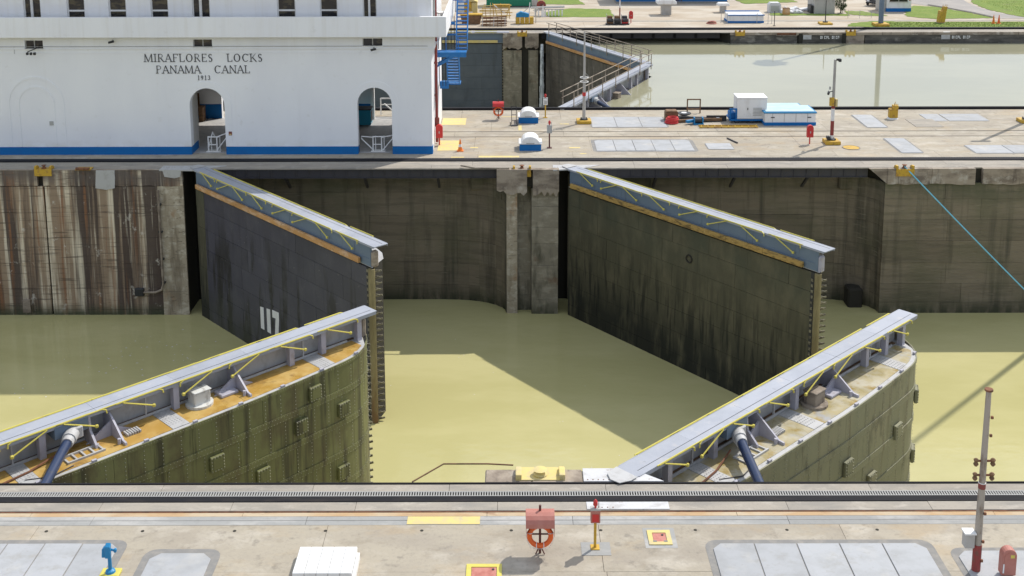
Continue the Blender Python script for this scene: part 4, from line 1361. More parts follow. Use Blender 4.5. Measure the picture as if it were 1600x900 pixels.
chock((.82, -.36, .0), 'pale yellow mooring chock on the near coping, beside the end of the walkway', 1.0).scale = (1, .95, .55)
chock((.55, 33.6, -.05), 'orange yellow mooring chock on the central pier coping', .72)
chock((23.3, 33.55, -.05), 'yellow mooring chock with the pale blue rope made fast to it', .72)
chock((-27.9, 33.6, .03), 'yellow mooring chock above the streaked wall at left', .68)
chock((1.0, 84.2, .03), 'small yellow mooring chock on the far pier by the slate gate', .66)
chock((23.4, 84.25, .03), 'small yellow mooring chock at the corner of the far bank', .66)
chock((34.8, 84.3, .03), 'small yellow mooring chock on the far bank beneath the tall grey mast', .66)
t = thing('roller_bracket', 'rusty yellow roller bracket over a dark slot in the streaked wall', 'bracket', (-25.5, 33.6, .03))
MB().box(-.45, .45, -.25, .3, 0, .06).build('plate', m_yellow2, t)
MB().tube([(-.4, -.25, .1), (.4, -.25, .1)], .09, 8).build('roller', m_rust, t)
t = thing('mooring_rope', 'taut pale blue rope running from the chock down towards the water', 'rope', (23.3, 33.5, .1))
pr = []
for i in range(15):
    f_ = i / 14
    pr.append((8.9 * f_, -4.4 * f_, -9.15 * f_ - .08 * sin(pi * f_)))
MB().tube([(0, .1, .12)] + pr, .045, 6).build('rope', m_rope, t)

t = thing('bumper_pipe', 'bent brown pipe guard along the edge of the near coping', 'pipe', (-1.7, .05, 0))
MB().tube([(-1.35, -.75, .02), (-.45, .1, .12), (.9, .1, .12), (1.7, .02, .12)], .024, 6).build('pipe', m_wood, t)
t = thing('bumper_pipe', 'bent pale brown pipe guard along the central pier coping', 'pipe', (-2.2, 33.5, 0))
MB().tube([(-.9, .4, .12), (.0, -.1, .1), (1.2, -.15, .1), (2.0, -.15, .1)], .05, 6).build('pipe', m_coping, t)

# white steel plates by the gate heads
for (nm, lab, pts) in (('cover_plate', 'white steel plate beside the yellow chock at the head of the near right gate leaf', [(2.13, -.68), (4.55, -.68), (4.0, -.25), (3.3, .05), (2.13, .05)]),
                       ('cover_plate', 'long pale plate set between the rack and the rusty rail on the near deck', [(2.13, -2.16), (4.52, -2.16), (4.52, -1.79), (2.13, -1.79)]),
                       ('cover_plate', 'pale blue-grey plate at the head of the mossy far gate leaf', [(2.4, 33.25), (4.1, 33.6), (5.3, 34.36), (2.4, 34.36)]),
                       ('cover_plate', 'shaded grey plate at the head of the charcoal far gate leaf', [(-21.0, 33.45), (-18.7, 33.4), (-17.2, 34.36), (-21.0, 34.36)])):
    cx = sum(p[0] for p in pts) / len(pts)
    cy = sum(p[1] for p in pts) / len(pts)
    t = thing(nm, lab, 'steel plate', (cx, cy, 0))
    MB().prism([(a - cx, b - cy) for a, b in pts], -.05, .022).build('plate', m_lightsteel if cy > 0 else m_plate_pale, t)
    mb = MB()
    for i in range(5):
        mb.cyl(pts[0][0] - cx + .12 + i * .16, pts[0][1] - cy + (.08 if cy < 0 else .6), .022, .032, .02, 6)
    mb.build('bolts', m_rust, t, kind='stuff')

# ------------------------------------------------------------------ inset covers in the decks
def cover(x0, x1, y0, y1, n, label, frame=.3, group='inset cover slabs of the decks', mat=m_cover, skew=0., rad=.35):
    cx, cy = (x0 + x1) / 2, (y0 + y1) / 2
    t = thing('access_cover', label, 'cover', (cx, cy, 0), 0, group)
    w_, h_ = (x1 - x0) / 2, (y1 - y0) / 2
    W_, H_ = w_ + frame, h_ + frame
    r = min(rad, frame + .2)
    pts = []
    for sx, sy, a0 in ((1, 1, 0), (-1, 1, 90), (-1, -1, 180), (1, -1, 270)):
        for k in range(5):
            a = radians(a0 + 22.5 * k)
            pts.append((sx * (W_ - r) + r * cos(a), sy * (H_ - r) + r * sin(a)))
    MB().prism(pts, -.04, .006).build('surround', m_frame, t)
    step = 2 * w_ / n
    for i in range(n):
        a = -w_ + i * step
        g = .035 if n > 1 else 0
        dz = random.uniform(0, .012)
        c = min(.25, step * .2) if frame > .15 else .02
        q = [(a, -h_), (a + step - g, -h_), (a + step - g, h_), (a, h_)]
        if i == n - 1:
            q[2:3] = [(a + step - g, h_ - c), (a + step - g - c, h_)]
        if i == 0:
            q[-1:] = [(a + c, h_), (a, h_ - c)]
        MB().prism(q, -.03, .022 + dz).build('cover_slab', mat, t, bevel=.006)
    return t


cover(5.45, 11.3, -6.6, -3.85, 5, 'five-slab grey cover at lower right of the near deck', .2)
cover(12.0, 15.8, -6.4, -4.2, 2, 'grey cover partly under the striped mast at far lower right', .17)
cover(-17.0, -10.8, -6.8, -3.8, 6, 'row of grey cover slabs behind the blue post at lower left', .2)
cover(-9.8, -8.15, -6.5, -4.25, 1, 'single rounded grey cover right of the blue post', .22)
cover(5.3, 11.5, 37.6, 40.3, 5, 'long pale cover of five slabs on the island, nearest the gates', .22)
cover(5.45, 10.6, 43.8, 46.8, 3, 'pale cover beside the lamp mast, behind the return rails', .1)
cover(12.4, 14.0, 37.95, 39.4, 1, 'small square pale cover left of the red box on the island', .06)
cover(24.15, 25.5, 43.6, 47.3, 1, 'narrow pale cover just left of the yellow stand', .12)
cover(24.3, 25.6, 37.0, 40.6, 1, 'narrow pale cover right of the yellow manhole', .12)
cover(29.0, 30.3, 45.4, 47.5, 1, 'pale cover right of the yellow stand, left of a pair', .02, mat=m_cover)
cover(30.4, 33.2, 45.4, 47.5, 1, 'wide pale cover at the far right end of the island deck', .02, mat=m_cover)
cover(27.5, 29.4, 43.7, 46.0, 1, 'whitish worn cover slab right of the yellow stand', .01, mat=m_strip)
cover(28.9, 36, 36.9, 38.8, 3, 'long pale cover at the right edge, nearest the towing track', .12)

t = thing('manhole_cover', 'round yellow manhole lid on the island deck near the camera mast', 'manhole', (21.5, 38.3, 0))
MB().cyl(0, 0, -.03, .02, .53, 24).build('lid', m_yellow2, t)
MB().torus((0, 0, .01), .54, .03, 'z', 24, 5).build('rim', m_frame, t)


def hatch(x, y, sx, sy, label, frame_m):
    t = thing('floor_hatch', label, 'hatch', (x, y, 0), 0, 'red floor hatches with painted frames')
    mb = MB()
    f_ = .13
    mb.box(-sx / 2 - f_, sx / 2 + f_, -sy / 2 - f_, -sy / 2, -.03, .03).box(-sx / 2 - f_, sx / 2 + f_, sy / 2, sy / 2 + f_, -.03, .03)
    mb.box(-sx / 2 - f_, -sx / 2, -sy / 2, sy / 2, -.03, .03).box(sx / 2, sx / 2 + f_, -sy / 2, sy / 2, -.03, .03)
    mb.build('frame', frame_m, t)
    MB().box(-sx / 2 + .012, sx / 2 - .012, -sy / 2 + .012, sy / 2 - .012, -.03, .016).build('lid', m_pinkred, t)
    MB().cyl(sx / 2 - .1, sy / 2 - .1, .016, .03, .035, 8).build('lock', m_darksteel, t)
    for x0 in (-.2, .1):
        MB().box(x0, x0 + .1, -sy / 2 - .02, -sy / 2 + .05, .016, .035).build('hinge', m_frame, t)


hatch(-.78, -5.25, .68, .75, 'red floor hatch with a bright yellow frame at the bottom edge', m_yellow)
hatch(4.05, -3.55, .38, .42, 'small red floor hatch with a faded orange frame right of the call post', m_ypaint)
structure(MB().box(3.62, 4.5, -4.02, -3.08, .001, .005), 'grey_patch', m_grey)

# ribbed white lid at the bottom edge
t = thing('ribbed_lid', 'white ribbed metal lid of five panels at the bottom edge', 'lid', (-4.98, -4.9, 0))
for i in range(5):
    MB().prism([(-.6, .28), (.55, .28), (.6, .22), (.6, .0), (-.6, .0)], -.78 + i * .31, -.78 + i * .31 + .3, 'yz').build('panel', m_white2, t, bevel=.012)
MB().box(.775, .85, -.6, .4, 0, .2).build('side_flange', m_white2, t)

# lifebuoy stands
def lifebuoy(loc, label, canopy, s=1., rz=0):
    t = thing('lifebuoy_stand', label, 'lifebuoy', loc, rz, 'lifebuoy stands on the lock decks')
    t.scale = (s, s, s)
    MB().tube([(0, 0, 0), (0, 0, 1.5)], .035, 8).build('post', m_maroon, t)
    MB().box(-.3, .3, -.02, .02, .58, .61).build('cross_bar', m_maroon, t)
    for sx in (-.13, .13):
        MB().tube([(0, 0, .25), (sx, -.1, .02)], .02, 5).build('foot', m_maroon, t)
    rg = MB().torus((0, -.12, .62), .31, .075, 'y', 30, 8).build('lifebuoy', m_ringor, t, smooth=True)
    for a in (20, 160, 250, 290):
        MB().torus((.31 * cos(radians(a)), -.12, .62 + .31 * sin(radians(a))), .08, .012, 'z' if abs(sin(radians(a))) < .5 else 'x', 10, 4).build('band', m_white2, rg)
    # half-round canopy on top
    n = 10
    arc = [(-.02 + .36 * cos(radians(-15 + 195 * i / n)), 1.0 + .34 * sin(radians(-15 + 195 * i / n))) for i in range(n + 1)]
    arc2 = [(-.02 + .34 * cos(radians(-15 + 195 * i / n)), 1.0 + .32 * sin(radians(-15 + 195 * i / n))) for i in range(n + 1)]
    cp = MB()
    for i in range(n):
        cp.prism([arc[i], arc[i + 1], arc2[i + 1], arc2[i]], -.41, .41, 'yz')
    cp.build('canopy', canopy, t, smooth=True)
    MB().prism(arc2 + [(-.36, .72), (.3, .72)], -.405, -.395, 'yz').build('canopy_end', canopy, t)
    MB().prism(arc2 + [(-.36, .72), (.3, .72)], .395, .405, 'yz').build('canopy_end', canopy, t)
    for sx in (-.38, .38):
        MB().tube([(sx, -.12, .72), (sx, -.14, .5), (sx * .7, -.14, .25), (0, -.12, .2)], .008, 4).build('grab_line', m_white2, rg)


lifebuoy((.72, -4.22, 0), 'orange lifebuoy under a faded pink canopy on the near deck', m_faded, .94)
lifebuoy((-1.0, 46.3, 0), 'lifebuoy under a bright red canopy on the island deck', m_red, .95)

# call posts
def call_post(loc, label, pole, box, top, s=1.):
    t = thing('call_post', label, 'call post', loc, 0, 'slim call posts on the decks')
    t.scale = (s, s, s)
    MB().tube([(0, 0, 0), (0, 0, .82)], .038, 8).build('pole', pole, t)
    MB().box(-.12, .12, -.12, .12, 0, .03).build('base', pole, t)
    MB().box(-.13, .13, -.09, .09, .78, 1.15).build('box', box, t, bevel=.015)
    MB().box(-.09, .09, -.1, -.091, .83, 1.05).build('door', m_red if box == m_faded else m_greybox, t)
    MB().box(-.14, .14, -.08, .08, 1.15, 1.2).build('cap', m_greybox, t)
    MB().lathe(0, 0, [(.03, 1.2), (.03, 1.27), (.065, 1.28), (.06, 1.38), (.02, 1.44)], 10).build('beacon', top, t)
    MB().tube([(.09, 0, 1.2), (.09, 0, 1.36)], .01, 4).build('aerial', m_darksteel, t)


call_post((2.23, -4.0, 0), 'yellow post with a red call box and beacon on the near deck', m_yellow2, m_faded, m_red)
call_post((2.32, 46.7, 0), 'yellow post with a white call box beside the farther domed hatch', m_yellow2, m_white2, m_red, 1.2)
call_post((2.34, 38.4, 0), 'thin dark post with a grey call box beside the nearer domed hatch', m_maroon, m_greybox, m_red, 1.25)
structure(MB().box(1.85, 2.65, -4.35, -3.75, .004, .008), 'grey_patch', m_grey)

# blue post
t = thing('signal_post', 'bright blue post with a tilted head on a yellow base at lower left', 'post', (-10.62, -5.15, 0))
t.scale = (.85, .85, .88)
MB().box(-.3, .3, -.22, .22, 0, .1).build('base', m_yellow, t, bevel=.02)
MB().lathe(0, 0, [(.16, .1), (.14, .16), (.06, .2), (.055, .75), (.05, .8)], 12).build('post', m_sb, t)
MB().prism([(-.16, .62), (-.02, .66), (-.02, .9), (.02, 1.06), (-.14, .98)], -.09, .08, 'yz').build('head', m_sb, t, bevel=.02)
MB().prism([(-.21, .62), (-.1, .62), (-.08, .96), (-.19, .9)], -.1, .08, 'xz').build('hood', m_sb, t, bevel=.015)
MB().tube([(.05, 0, .84), (.24, -.02, .8)], .035, 6).build('lever', m_sb, t)
MB().cbox((.2, -.02, .82), (.08, .1, .12)).build('knob', m_sb, t, bevel=.02)

# hooded boxes on stalks
def hood_box(loc, label, s=1., tag_y=False, mat=m_red):
    t = thing('hooded_box', label, 'hooded box', loc, 0, 'red hooded boxes on the decks')
    t.scale = (s, s, s)
    MB().tube([(0, 0, 0), (0, 0, .6)], .045, 8).build('post', mat, t)
    n = 10
    prof = [(-.22, .5), (.22, .5), (.22, 1.15)] + [(.22 * cos(pi * i / n), 1.15 + .22 * sin(pi * i / n)) for i in range(1, n)] + [(-.22, 1.15)]
    MB().prism(prof, -.14, .14, 'xz').build('box', mat, t, bevel=.015)
    MB().prism([(u * .75, .52 + (v_ - .5) * .86) for u, v_ in prof], -.15, -.141, 'xz').build('door', mat, t)
    if tag_y:
        MB().box(.02, .14, -.156, -.151, 1.1, 1.2).build('sticker', m_yellow, t)
        MB().box(-.2, -.16, -.165, -.151, .6, .9).build('handle', m_white2, t)
    else:
        MB().box(-.03, .03, -.165, -.151, .8, .95).build('handle', m_greybox, t)


hood_box((12.95, -5.25, -.35), 'faded red hooded box with a small yellow sticker at lower right', .85, True, m_faded)
hood_box((-4.7, 39.15, 0), 'red hooded box standing at the foot of the red riser pipe', 1.0)
hood_box((19.1, 39.25, 0), 'red hooded box on a stalk beside the camera mast on the island', .92)
hood_box((12.85, 90.8, 0), 'small red hooded box on the far bank beside the pump engines', .98)

# cones
def cone(loc, label, mat=m_cone, h=.75):
    t = thing('traffic_cone', label, 'cone', loc, 0, 'orange traffic cones')
    MB().box(-.2, .2, -.2, .2, 0, .05).build('base', m_tyre if mat == m_red else mat, t)
    MB().lathe(0, 0, [(.15, .05), (.03, h), (.01, h)], 14).build('cone', mat, t, smooth=True)
    MB().lathe(0, 0, [(.117, .28), (.085, .45), (.08, .45)], 14).build('collar', m_white2 if h > .7 else mat, t)


cone((-3.3, 37.7, 0), 'orange traffic cone at the corner of the white building')
cone((51.8, 89.95, 0), 'dark orange cone on the far grass, left one of a pair', m_cone, .95)
cone((52.35, 89.9, 0), 'red orange cone on the far grass, right one of a pair', m_ringor, .95)

# painted patches on the island
for i, (a, b, c, d) in enumerate(((-4.9, -3.25, 44.6, 46.6), (-4.75, -3.4, 37.8, 40.3), (-2.1, 0.4, 36.15, 36.5), (.4, .62, 43, 44.4), (-1.4, .8, 49.5, 49.8), (.9, 2.6, 49.5, 49.8),
                                  (3.3, 3.9, 44.7, 44.9), (3.6, 4.3, 38.3, 38.55), (4.2, 4.6, 36.9, 37.1), (-2.7, -2.2, 38.4, 38.6), (-.8, .3, 46.9, 47.05), (-3.8, -3.0, 36.1, 36.3))):
    structure(MB().box(a, b, c, d, .003, .009), 'yellow_marking', m_ypaint)

# domed hatches
def dome(loc, label):
    t = thing('domed_hatch', label, 'hatch box', loc, 0, 'blue boxes with white domed lids')
    MB().box(-.68, .68, -.62, .62, 0, .42).build('base', m_bluep, t)
    n = 10
    prof = [(-.74, .42)] + [(-.74, .5)] + [(.55 * -cos(pi * i / n), .5 + .42 * sin(pi * i / n)) for i in range(n + 1)] + [(.74, .5), (.74, .42)]
    MB().prism(prof, -.66, .66, 'xz').build('lid', m_white2, t, bevel=.03)
    MB().box(-.25, .25, -.7, -.661, .46, .53).build('handle', m_greybox, t)


dome((1.1, 45.6, 0), 'blue box with a white domed lid on the island, behind the return rails')
dome((1.12, 38.3, 0), 'blue box with a white domed lid on the island, nearer the gates')

# hand truck
t = thing('hand_truck', 'dark two-wheeled hand truck leaning beside the farther domed hatch', 'hand truck', (.1, 44.4, 0))
for x in (-.16, .16):
    MB().tube([(x, 0, .08), (x, .1, 1.35)], .025, 6).build('rail', m_darksteel, t)
    MB().tube([(x * 1.6 - .03, 0, .12), (x * 1.6 + .03, 0, .12)], .12, 12).build('wheel', m_tyre, t)
for z in (.35, .75, 1.1, 1.33):
    MB().tube([(-.16, z * .074, z), (.16, z * .074, z)], .02, 5).build('rung', m_darksteel, t)
MB().box(-.2, .2, -.25, 0, .03, .06).build('toe_plate', m_darksteel, t)

# masts
def yellow_base(t, s=.5, h=.22):
    MB().box(-s, s, -s, s, 0, h).build('base', m_yellow2, t, bevel=.03)
    MB().cyl(0, 0, h, h + .06, .28, 10).build('flange', m_darksteel, t)
    for a, b in ((-.18, -.18), (.18, -.18), (.18, .18), (-.18, .18)):
        MB().cyl(a, b, h + .06, h + .12, .04, 6).build('bolt', m_darksteel, t)


t = thing('lamp_mast', 'pale slender mast with a yellow base left of the pale island cover', 'mast', (4.95, 45.2, 0))
yellow_base(t)
MB().tube([(0, 0, .25), (0, 0, 6.4)], .12, 8, .05).build('shaft', m_galv, t, smooth=True)
MB().cyl(0, 0, 1.9, 2.15, .125, 10).build('red_band', m_red, t)
MB().bar((0, 0, 3.6), (.45, .1, 3.1), .03, .03).build('stay', m_galv, t)
for z in (2.9, 3.2):
    MB().torus((0, 0, z), .28, .03, 'z', 12, 5).build('hoop', m_white2, t)

t = thing('camera_mast', 'mast with cameras, a yellow box and red and white bands on the island', 'mast', (20.55, 39.4, 0))
yellow_base(t, .48, .24)
MB().tube([(0, 0, .3), (0, 0, 5.5)], .11, 8, .085).build('shaft', m_galv, t, smooth=True)
for z0, z1, mm in ((.35, .55, m_white2), (.55, .62, m_mastred), (.62, 1.5, m_mastred), (1.5, 2.3, m_white2), (2.3, 2.5, m_mastred)):
    MB().cyl(0, 0, z0 + .005, z1, .117, 10).build('band', mm, t)
MB().box(-.28, .02, -.2, -.05, 2.5, 3.05).build('junction_box', m_yellow2, t, bevel=.02)
MB().box(.1, .24, -.18, .05, 2.45, 2.95).build('junction_box', m_ypaint, t, bevel=.02)
MB().tube([(0, 0, 3.45), (-.3, -.05, 3.4)], .03, 6).build('arm', m_darksteel, t)
MB().tube([(-.28, .1, 3.38), (-.4, -.2, 3.3)], .08, 8).build('camera_body', m_darksteel, t)
MB().cbox((-.25, .0, 3.65), (.1, .1, .2)).build('sensor', m_greybox, t)
MB().tube([(.05, 0, 5.45), (.3, -.05, 5.45)], .03, 6).build('arm', m_darksteel, t)
MB().cbox((.28, -.05, 5.46), (.16, .26, .2)).build('camera_body', m_darksteel, t, bevel=.02)
MB().cbox((.12, -.05, 5.5), (.1, .1, .12)).build('sensor', m_darksteel, t)
MB().box(-.35, -.15, -.2, .1, .3, .5).build('control_box', m_darksteel, t, bevel=.02)

t = thing('striped_mast', 'tall weathered grey mast with worn red bands and a grey box at the lower right', 'mast', (12.22, -5.05, 0))
MB().tube([(0, 0, 0), (0, 0, 5.1)], .105, 10, .068).build('shaft', m_oldpole, t, smooth=True)
for z0, z1, r in ((.0, .78, .112), (2.38, 2.52, .094)):
    MB().cyl(0, 0, z0, z1, r, 12).build('band', m_mastred, t)
MB().cyl(0, 0, 2.53, 2.55, .1, 12).build('band', m_white2, t)
MB().cyl(0, 0, 5.1, 5.15, .11, 10).build('cap', m_rust, t)
MB().box(-.38, -.12, -.12, .12, .72, 1.12).build('junction_box', m_galv, t, bevel=.02)
MB().box(-.4, -.1, -.14, .14, 1.12, 1.16).build('box_lid', m_white2, t)
for z in (2.75, 3.15):
    for sx in (-1, 1):
        MB().tube([(sx * .08, 0, z), (sx * .2, -.05, z + .03)], .03, 6).build('insulator_arm', m_rust, t)
        MB().lathe(sx * .22, -.05, [(.03, z - .12), (.07, z - .06), (.04, z), (.07, z + .06), (.03, z + .1)], 8).build('insulator', m_wood, t)
for z in (.35, .9, 1.7, 3.9, 4.4):
    MB().cbox((.1, -.08, z), (.06, .05, .07)).build('step_lug', m_rust, t)

for lab, loc, h in (('grey mast on a yellow base at the right edge of the island', (35.6, 45.1, 0), 9.),
                    ('tall mast beyond the right edge whose shadow crosses the water', (37.2, 36.3, 0), 24.)):
    t = thing('lamp_mast', lab, 'mast', loc)
    yellow_base(t)
    MB().tube([(0, 0, .25), (0, 0, h)], .17, 8, .12).build('shaft', m_galv, t)
    MB().box(-.6, .6, -.1, .1, h - .3, h).build('lamp_arm', m_galv, t)

t = thing('lighting_mast', 'thick slate grey mast on a yellow base beside the white kiosk', 'mast', (39.2, 88.5, 0))
yellow_base(t, .75, .3)
MB().tube([(0, 0, .3), (0, 0, 25)], .27, 12, .16).build('shaft', m_blue_steel, t, smooth=True)
MB().cyl(0, 0, 24.4, 24.9, 1.3, 14).build('lamp_ring', m_greybox, t)
for k in range(8):
    MB().cbox((1.2 * cos(k * pi / 4), 1.2 * sin(k * pi / 4), 24.1), (.6, .6, .5)).build('lamp_head', m_greybox, t)

# yellow stand and hut etc on the island
t = thing('capstan_stand', 'spiky deep yellow stand on a white foot on the island deck', 'stand', (26.7, 46.2, 0))
t.scale = (.72, .72, .56)
MB().cyl(0, 0, 0, .16, .55, 14, .5).build('foot', m_white2, t)
MB().box(-.38, .42, -.3, .3, .16, 1.3).build('body', m_yellow2, t, bevel=.03)
MB().box(-.05, .45, -.28, .28, 1.3, 1.75).build('head', m_yellow2, t, bevel=.03)
for x, z in ((-.3, 1.55), (.1, 2.0), (.3, 1.95), (.42, 1.9), (.15, 2.2)):
    MB().tube([(x, -.1, 1.2), (x, -.1, z)], .03, 5).build('spike', m_yellow2, t)
for i in range(4):
    MB().box(-.3 + i * .2, -.2 + i * .2, -.325, -.301, .3, 1.2).build('rib', m_yellow2, t)

t = thing('generator_hut', 'white box hut mounted on a low blue skid', 'hut', (16.4, 45.6, 0))
MB().box(-1.35, 1.2, -.75, .75, .18, .3).build('skid', m_bluep, t)
for x in (-1.0, 0, .9):
    MB().box(x, x + .25, -.7, .7, 0, .18).build('foot', m_darksteel, t)
MB().box(-.88, 1.16, -.72, .72, .3, 1.75).build('body', m_white2, t, bevel=.03)
MB().box(-.92, 1.2, -.76, .76, 1.75, 1.82).build('roof', m_white2, t, bevel=.02)
for i in range(6):
    MB().box(.2, .8, -.74, -.721, .55 + i * .1, .6 + i * .1).build('louvre', m_greybox, t)
MB().box(-.7, -.1, -.735, -.721, .36, 1.6).build('door', m_white2, t)
MB().box(-.2, -.15, -.76, -.736, .95, 1.1).build('door_handle', m_darksteel, t)
MB().box(-.88, 1.16, -.745, -.721, .31, .35).build('sill', m_greybox, t)
fr = MB().box(-1.4, -1.3, -.7, -.6, .18, .95).box(-1.0, -.9, -.7, -.6, .18, .95).box(-1.4, -.9, -.7, -.6, .95, 1.05)
fr.build('end_frame', m_bluep, t)
MB().box(-1.35, -.95, -.5, .4, .3, .7).build('engine', m_bluep, t, bevel=.04)

t = thing('lidded_crate', 'long white crate with a blue lid and base on the island deck', 'crate', (19.0, 45.3, 0))
MB().box(-1.75, 1.8, -1.1, 1.0, 0, .22).build('base', m_bluep, t)
MB().box(-1.72, 1.76, -1.07, .97, .22, .85).build('body', m_white2, t)
MB().box(-1.78, 1.84, -1.13, 1.0, .85, .95).build('lid', m_sb, t, bevel=.02)
MB().box(-1.62, 1.7, -.98, .92, .951, .98).build('lid_panel', m_pale_lid, t)
for i in range(4):
    MB().box(-1.2 + i * .8, -1.17 + i * .8, -1.085, -1.071, .24, .83).build('seam', m_greybox, t)
for x in (-1.3, 1.2):
    MB().box(x, x + .25, -1.12, -1.071, .55, .6).build('handle', m_darksteel, t)
t = thing('lidded_crate', 'second white crate with a blue lid just behind the front one', 'crate', (18.8, 47.4, 0))
MB().box(-1.6, 1.7, -.6, .6, 0, .15).build('base', m_bluep, t)
MB().box(-1.58, 1.68, -.58, .58, .15, .6).build('body', m_white2, t)
MB().box(-1.63, 1.73, -.63, .63, .6, .72).build('lid', m_sb, t, bevel=.02)
MB().box(-1.5, 1.6, -.5, .56, .721, .75).build('lid_panel', m_pale_lid, t)

# loose gear left of the hut
t = thing('tool_box', 'brown rounded steel box among the gear on the island deck', 'box', (11.1, 45.9, 0))
MB().prism([(-.45, 0), (.45, 0), (.45, .6), (.35, .72), (-.35, .72), (-.45, .6)], -.35, .35, 'xz').build('body', m_wood, t, bevel=.03)
MB().box(-.3, .3, -.36, -.351, .1, .5).build('panel', m_rust, t)
t = thing('hose_coil', 'coil of red hose in front of the brown box', 'hose', (11.0, 45.0, 0))
for i, (R, z) in enumerate(((.42, .07), (.38, .18), (.4, .28), (.33, .37))):
    MB().torus((0.03 * i, .02 * i, z), R, .07, 'z', 18, 6).build('loop', m_red, t)
t = thing('trestle', 'upright rectangular steel frame behind the heap of gear', 'trestle', (13.0, 48.0, 0))
MB().box(-.5, -.42, -.04, .04, 0, 1.05).build('upright', m_wood, t)
MB().box(.42, .5, -.04, .04, 0, 1.05).build('upright', m_wood, t)
MB().box(-.42, .42, -.04, .04, .97, 1.05).build('bar', m_wood, t)
MB().box(-.42, .42, -.04, .04, .25, .33).build('bar', m_wood, t)
t = thing('cable_reel', 'dark cable reel with pale hub lying behind the gear', 'reel', (12.1, 46.6, .0))
MB().cyl(0, 0, 0, .06, .5, 16).build('flange', m_darksteel, t)
MB().cyl(0, 0, .06, .3, .25, 12).build('hub', m_greybox, t)
MB().cyl(0, 0, .3, .36, .5, 16).build('flange', m_darksteel, t)
MB().cyl(0, 0, .36, .38, .2, 12).build('hub_cap', m_white2, t)
for i, (x, y, a, l, mm, lab) in enumerate(((12.3, 45.3, .2, 2.6, m_wood, 'brown plank lying across the gear heap'),
                                         (12.9, 45.9, -.15, 2.2, m_darksteel, 'dark steel beam at the back of the gear heap'),
                                         (13.6, 45.4, .05, 1.9, m_wood, 'short timber at the right end of the gear heap'),
                                         (12.6, 44.9, .5, 1.4, m_sb, 'blue bar lying at the front of the gear heap'))):
    t = thing('loose_beam', lab, 'beam', (x, y, .0), a)
    MB().box(-l / 2, l / 2, -.12, .12, .02 + i * .03, .2 + i * .03).build('beam', mm, t)
t = thing('blue_winch', 'small blue winch in the middle of the gear heap', 'winch', (12.8, 44.65, 0))
MB().box(-.35, .35, -.25, .25, 0, .1).build('base', m_sb, t)
MB().tube([(-.25, 0, .28), (.25, 0, .28)], .18, 10).build('drum', m_darksteel, t)
MB().box(-.32, -.25, -.2, .2, .1, .5).build('cheek', m_sb, t)
MB().box(.25, .32, -.2, .2, .1, .5).build('cheek', m_sb, t)
t = thing('steel_channel', 'dark blue steel channel with a pale bundle at the right of the gear heap', 'channel', (14.2, 45.7, 0))
MB().box(-.7, .7, -.2, -.15, 0, .42).box(-.7, .7, -.15, .2, 0, .05).build('channel', m_darksteel, t)
MB().lathe(.1, .0, [(.3, .05), (.28, .25), (.1, .36)], 10).build('bundle', m_white2, t)
t = thing('yellow_ladder', 'yellow ladder lying on the deck in front of the white hut', 'ladder', (14.7, 43.75, .0))
for y in (-.2, .2):
    MB().box(-2.0, 2.0, y - .04, y + .04, .03, .12).build('stile', m_yellow2, t)
for i in range(9):
    MB().box(-1.85 + i * .46, -1.8 + i * .46, -.16, .16, .05, .1).build('rung', m_yellow2, t)
t = thing('draw_bar', 'thin black draw bar lying beside the small square cover', 'bar', (14.3, 39.9, 0))
MB().bar((-.25, .75, .05), (.2, -.5, .05), .07, .07).build('bar', m_black, t)

# water spilling at the far gate hinge
t = thing('water_leak', 'thin white water leak falling beside the far gate hinge', 'waterfall', (3.0, 83.1, 0))
mb = MB()
n = 14
for i in range(n):
    z0, z1 = -1.0 - 8.3 * i / n, -1.0 - 8.3 * (i + 1) / n
    r0, r1 = .16 + .16 * i / n + random.uniform(-.03, .03), .16 + .16 * (i + 1) / n
    y0, y1 = -1.5 * (i / n) ** .6, -1.5 * ((i + 1) / n) ** .6
    mb.tube([(random.uniform(-.03, .03), y0, z0), (random.uniform(-.03, .03), y1, z1)], r0, 7, r1)
mb.build('falling_water', m_foam, t, smooth=True)

# ------------------------------------------------------------------ far bank: wall, platform, gear
fw = thing('lock_wall', 'dark far bank lock wall seen above the pale held water', 'lock wall', (30, 84.2, 0))
of = (30, 84.2)
fcore = [(-500, 84.4), (-19.6, 84.4), (-19.6, 86.9), (-1.2, 86.9), (-.9, 84.4), (2.7, 84.4), (2.75, 87), (20.5, 87), (22.4, 84.4), (500, 84.4), (500, 87.25), (-500, 87.25)]
MB().prism([(x - 30, y - 84.2) for x, y in fcore], -12.4, -.068).build('wall_core', m_core, fw)
m_fw = M('far_wall_concrete', (.13, .12, .105), .85, layers=(
    dict(col=(.06, .056, .05), scale=(.5, .5, 1.5), lo=.45, hi=.6, amt=.85),
    dict(col=(.3, .28, .24), scale=(.7, .7, 1.5), lo=.57, hi=.7, amt=.8),
    dict(col=(.2, .15, .1), scale=(1.5, 1.5, 1), lo=.6, hi=.7, amt=.7)), rnd=.15, bump=(4, .5, .04))
wall_run(fw, of, [(22.45, 84.22), (29.3, 84.22)], m_fw, rows=[-.28, -1.0, -2.6], width=3.4)
wall_run(fw, of, [(29.5, 84.22), (34.0, 84.22)], m_fw, rows=[-.2, -1.0, -2.6], width=2.2)
wall_run(fw, of, [(34.1, 84.22), (36.2, 84.22)], m_coping, rows=[-.2, -1.0, -2.6], width=2.1)
wall_run(fw, of, [(36.3, 84.22), (76, 84.22)], m_fw, rows=[-.2, -1.0, -2.6], width=3.6)
wall_run(fw, of, [(20.6, 86.9), (22.3, 84.6)], m_fw, rows=[-.3, -2.6], width=1.5)
wall_run(fw, of, [(2.8, 86.9), (20.5, 86.9)], m_wall, rows=[-.3, -2.6], width=4)
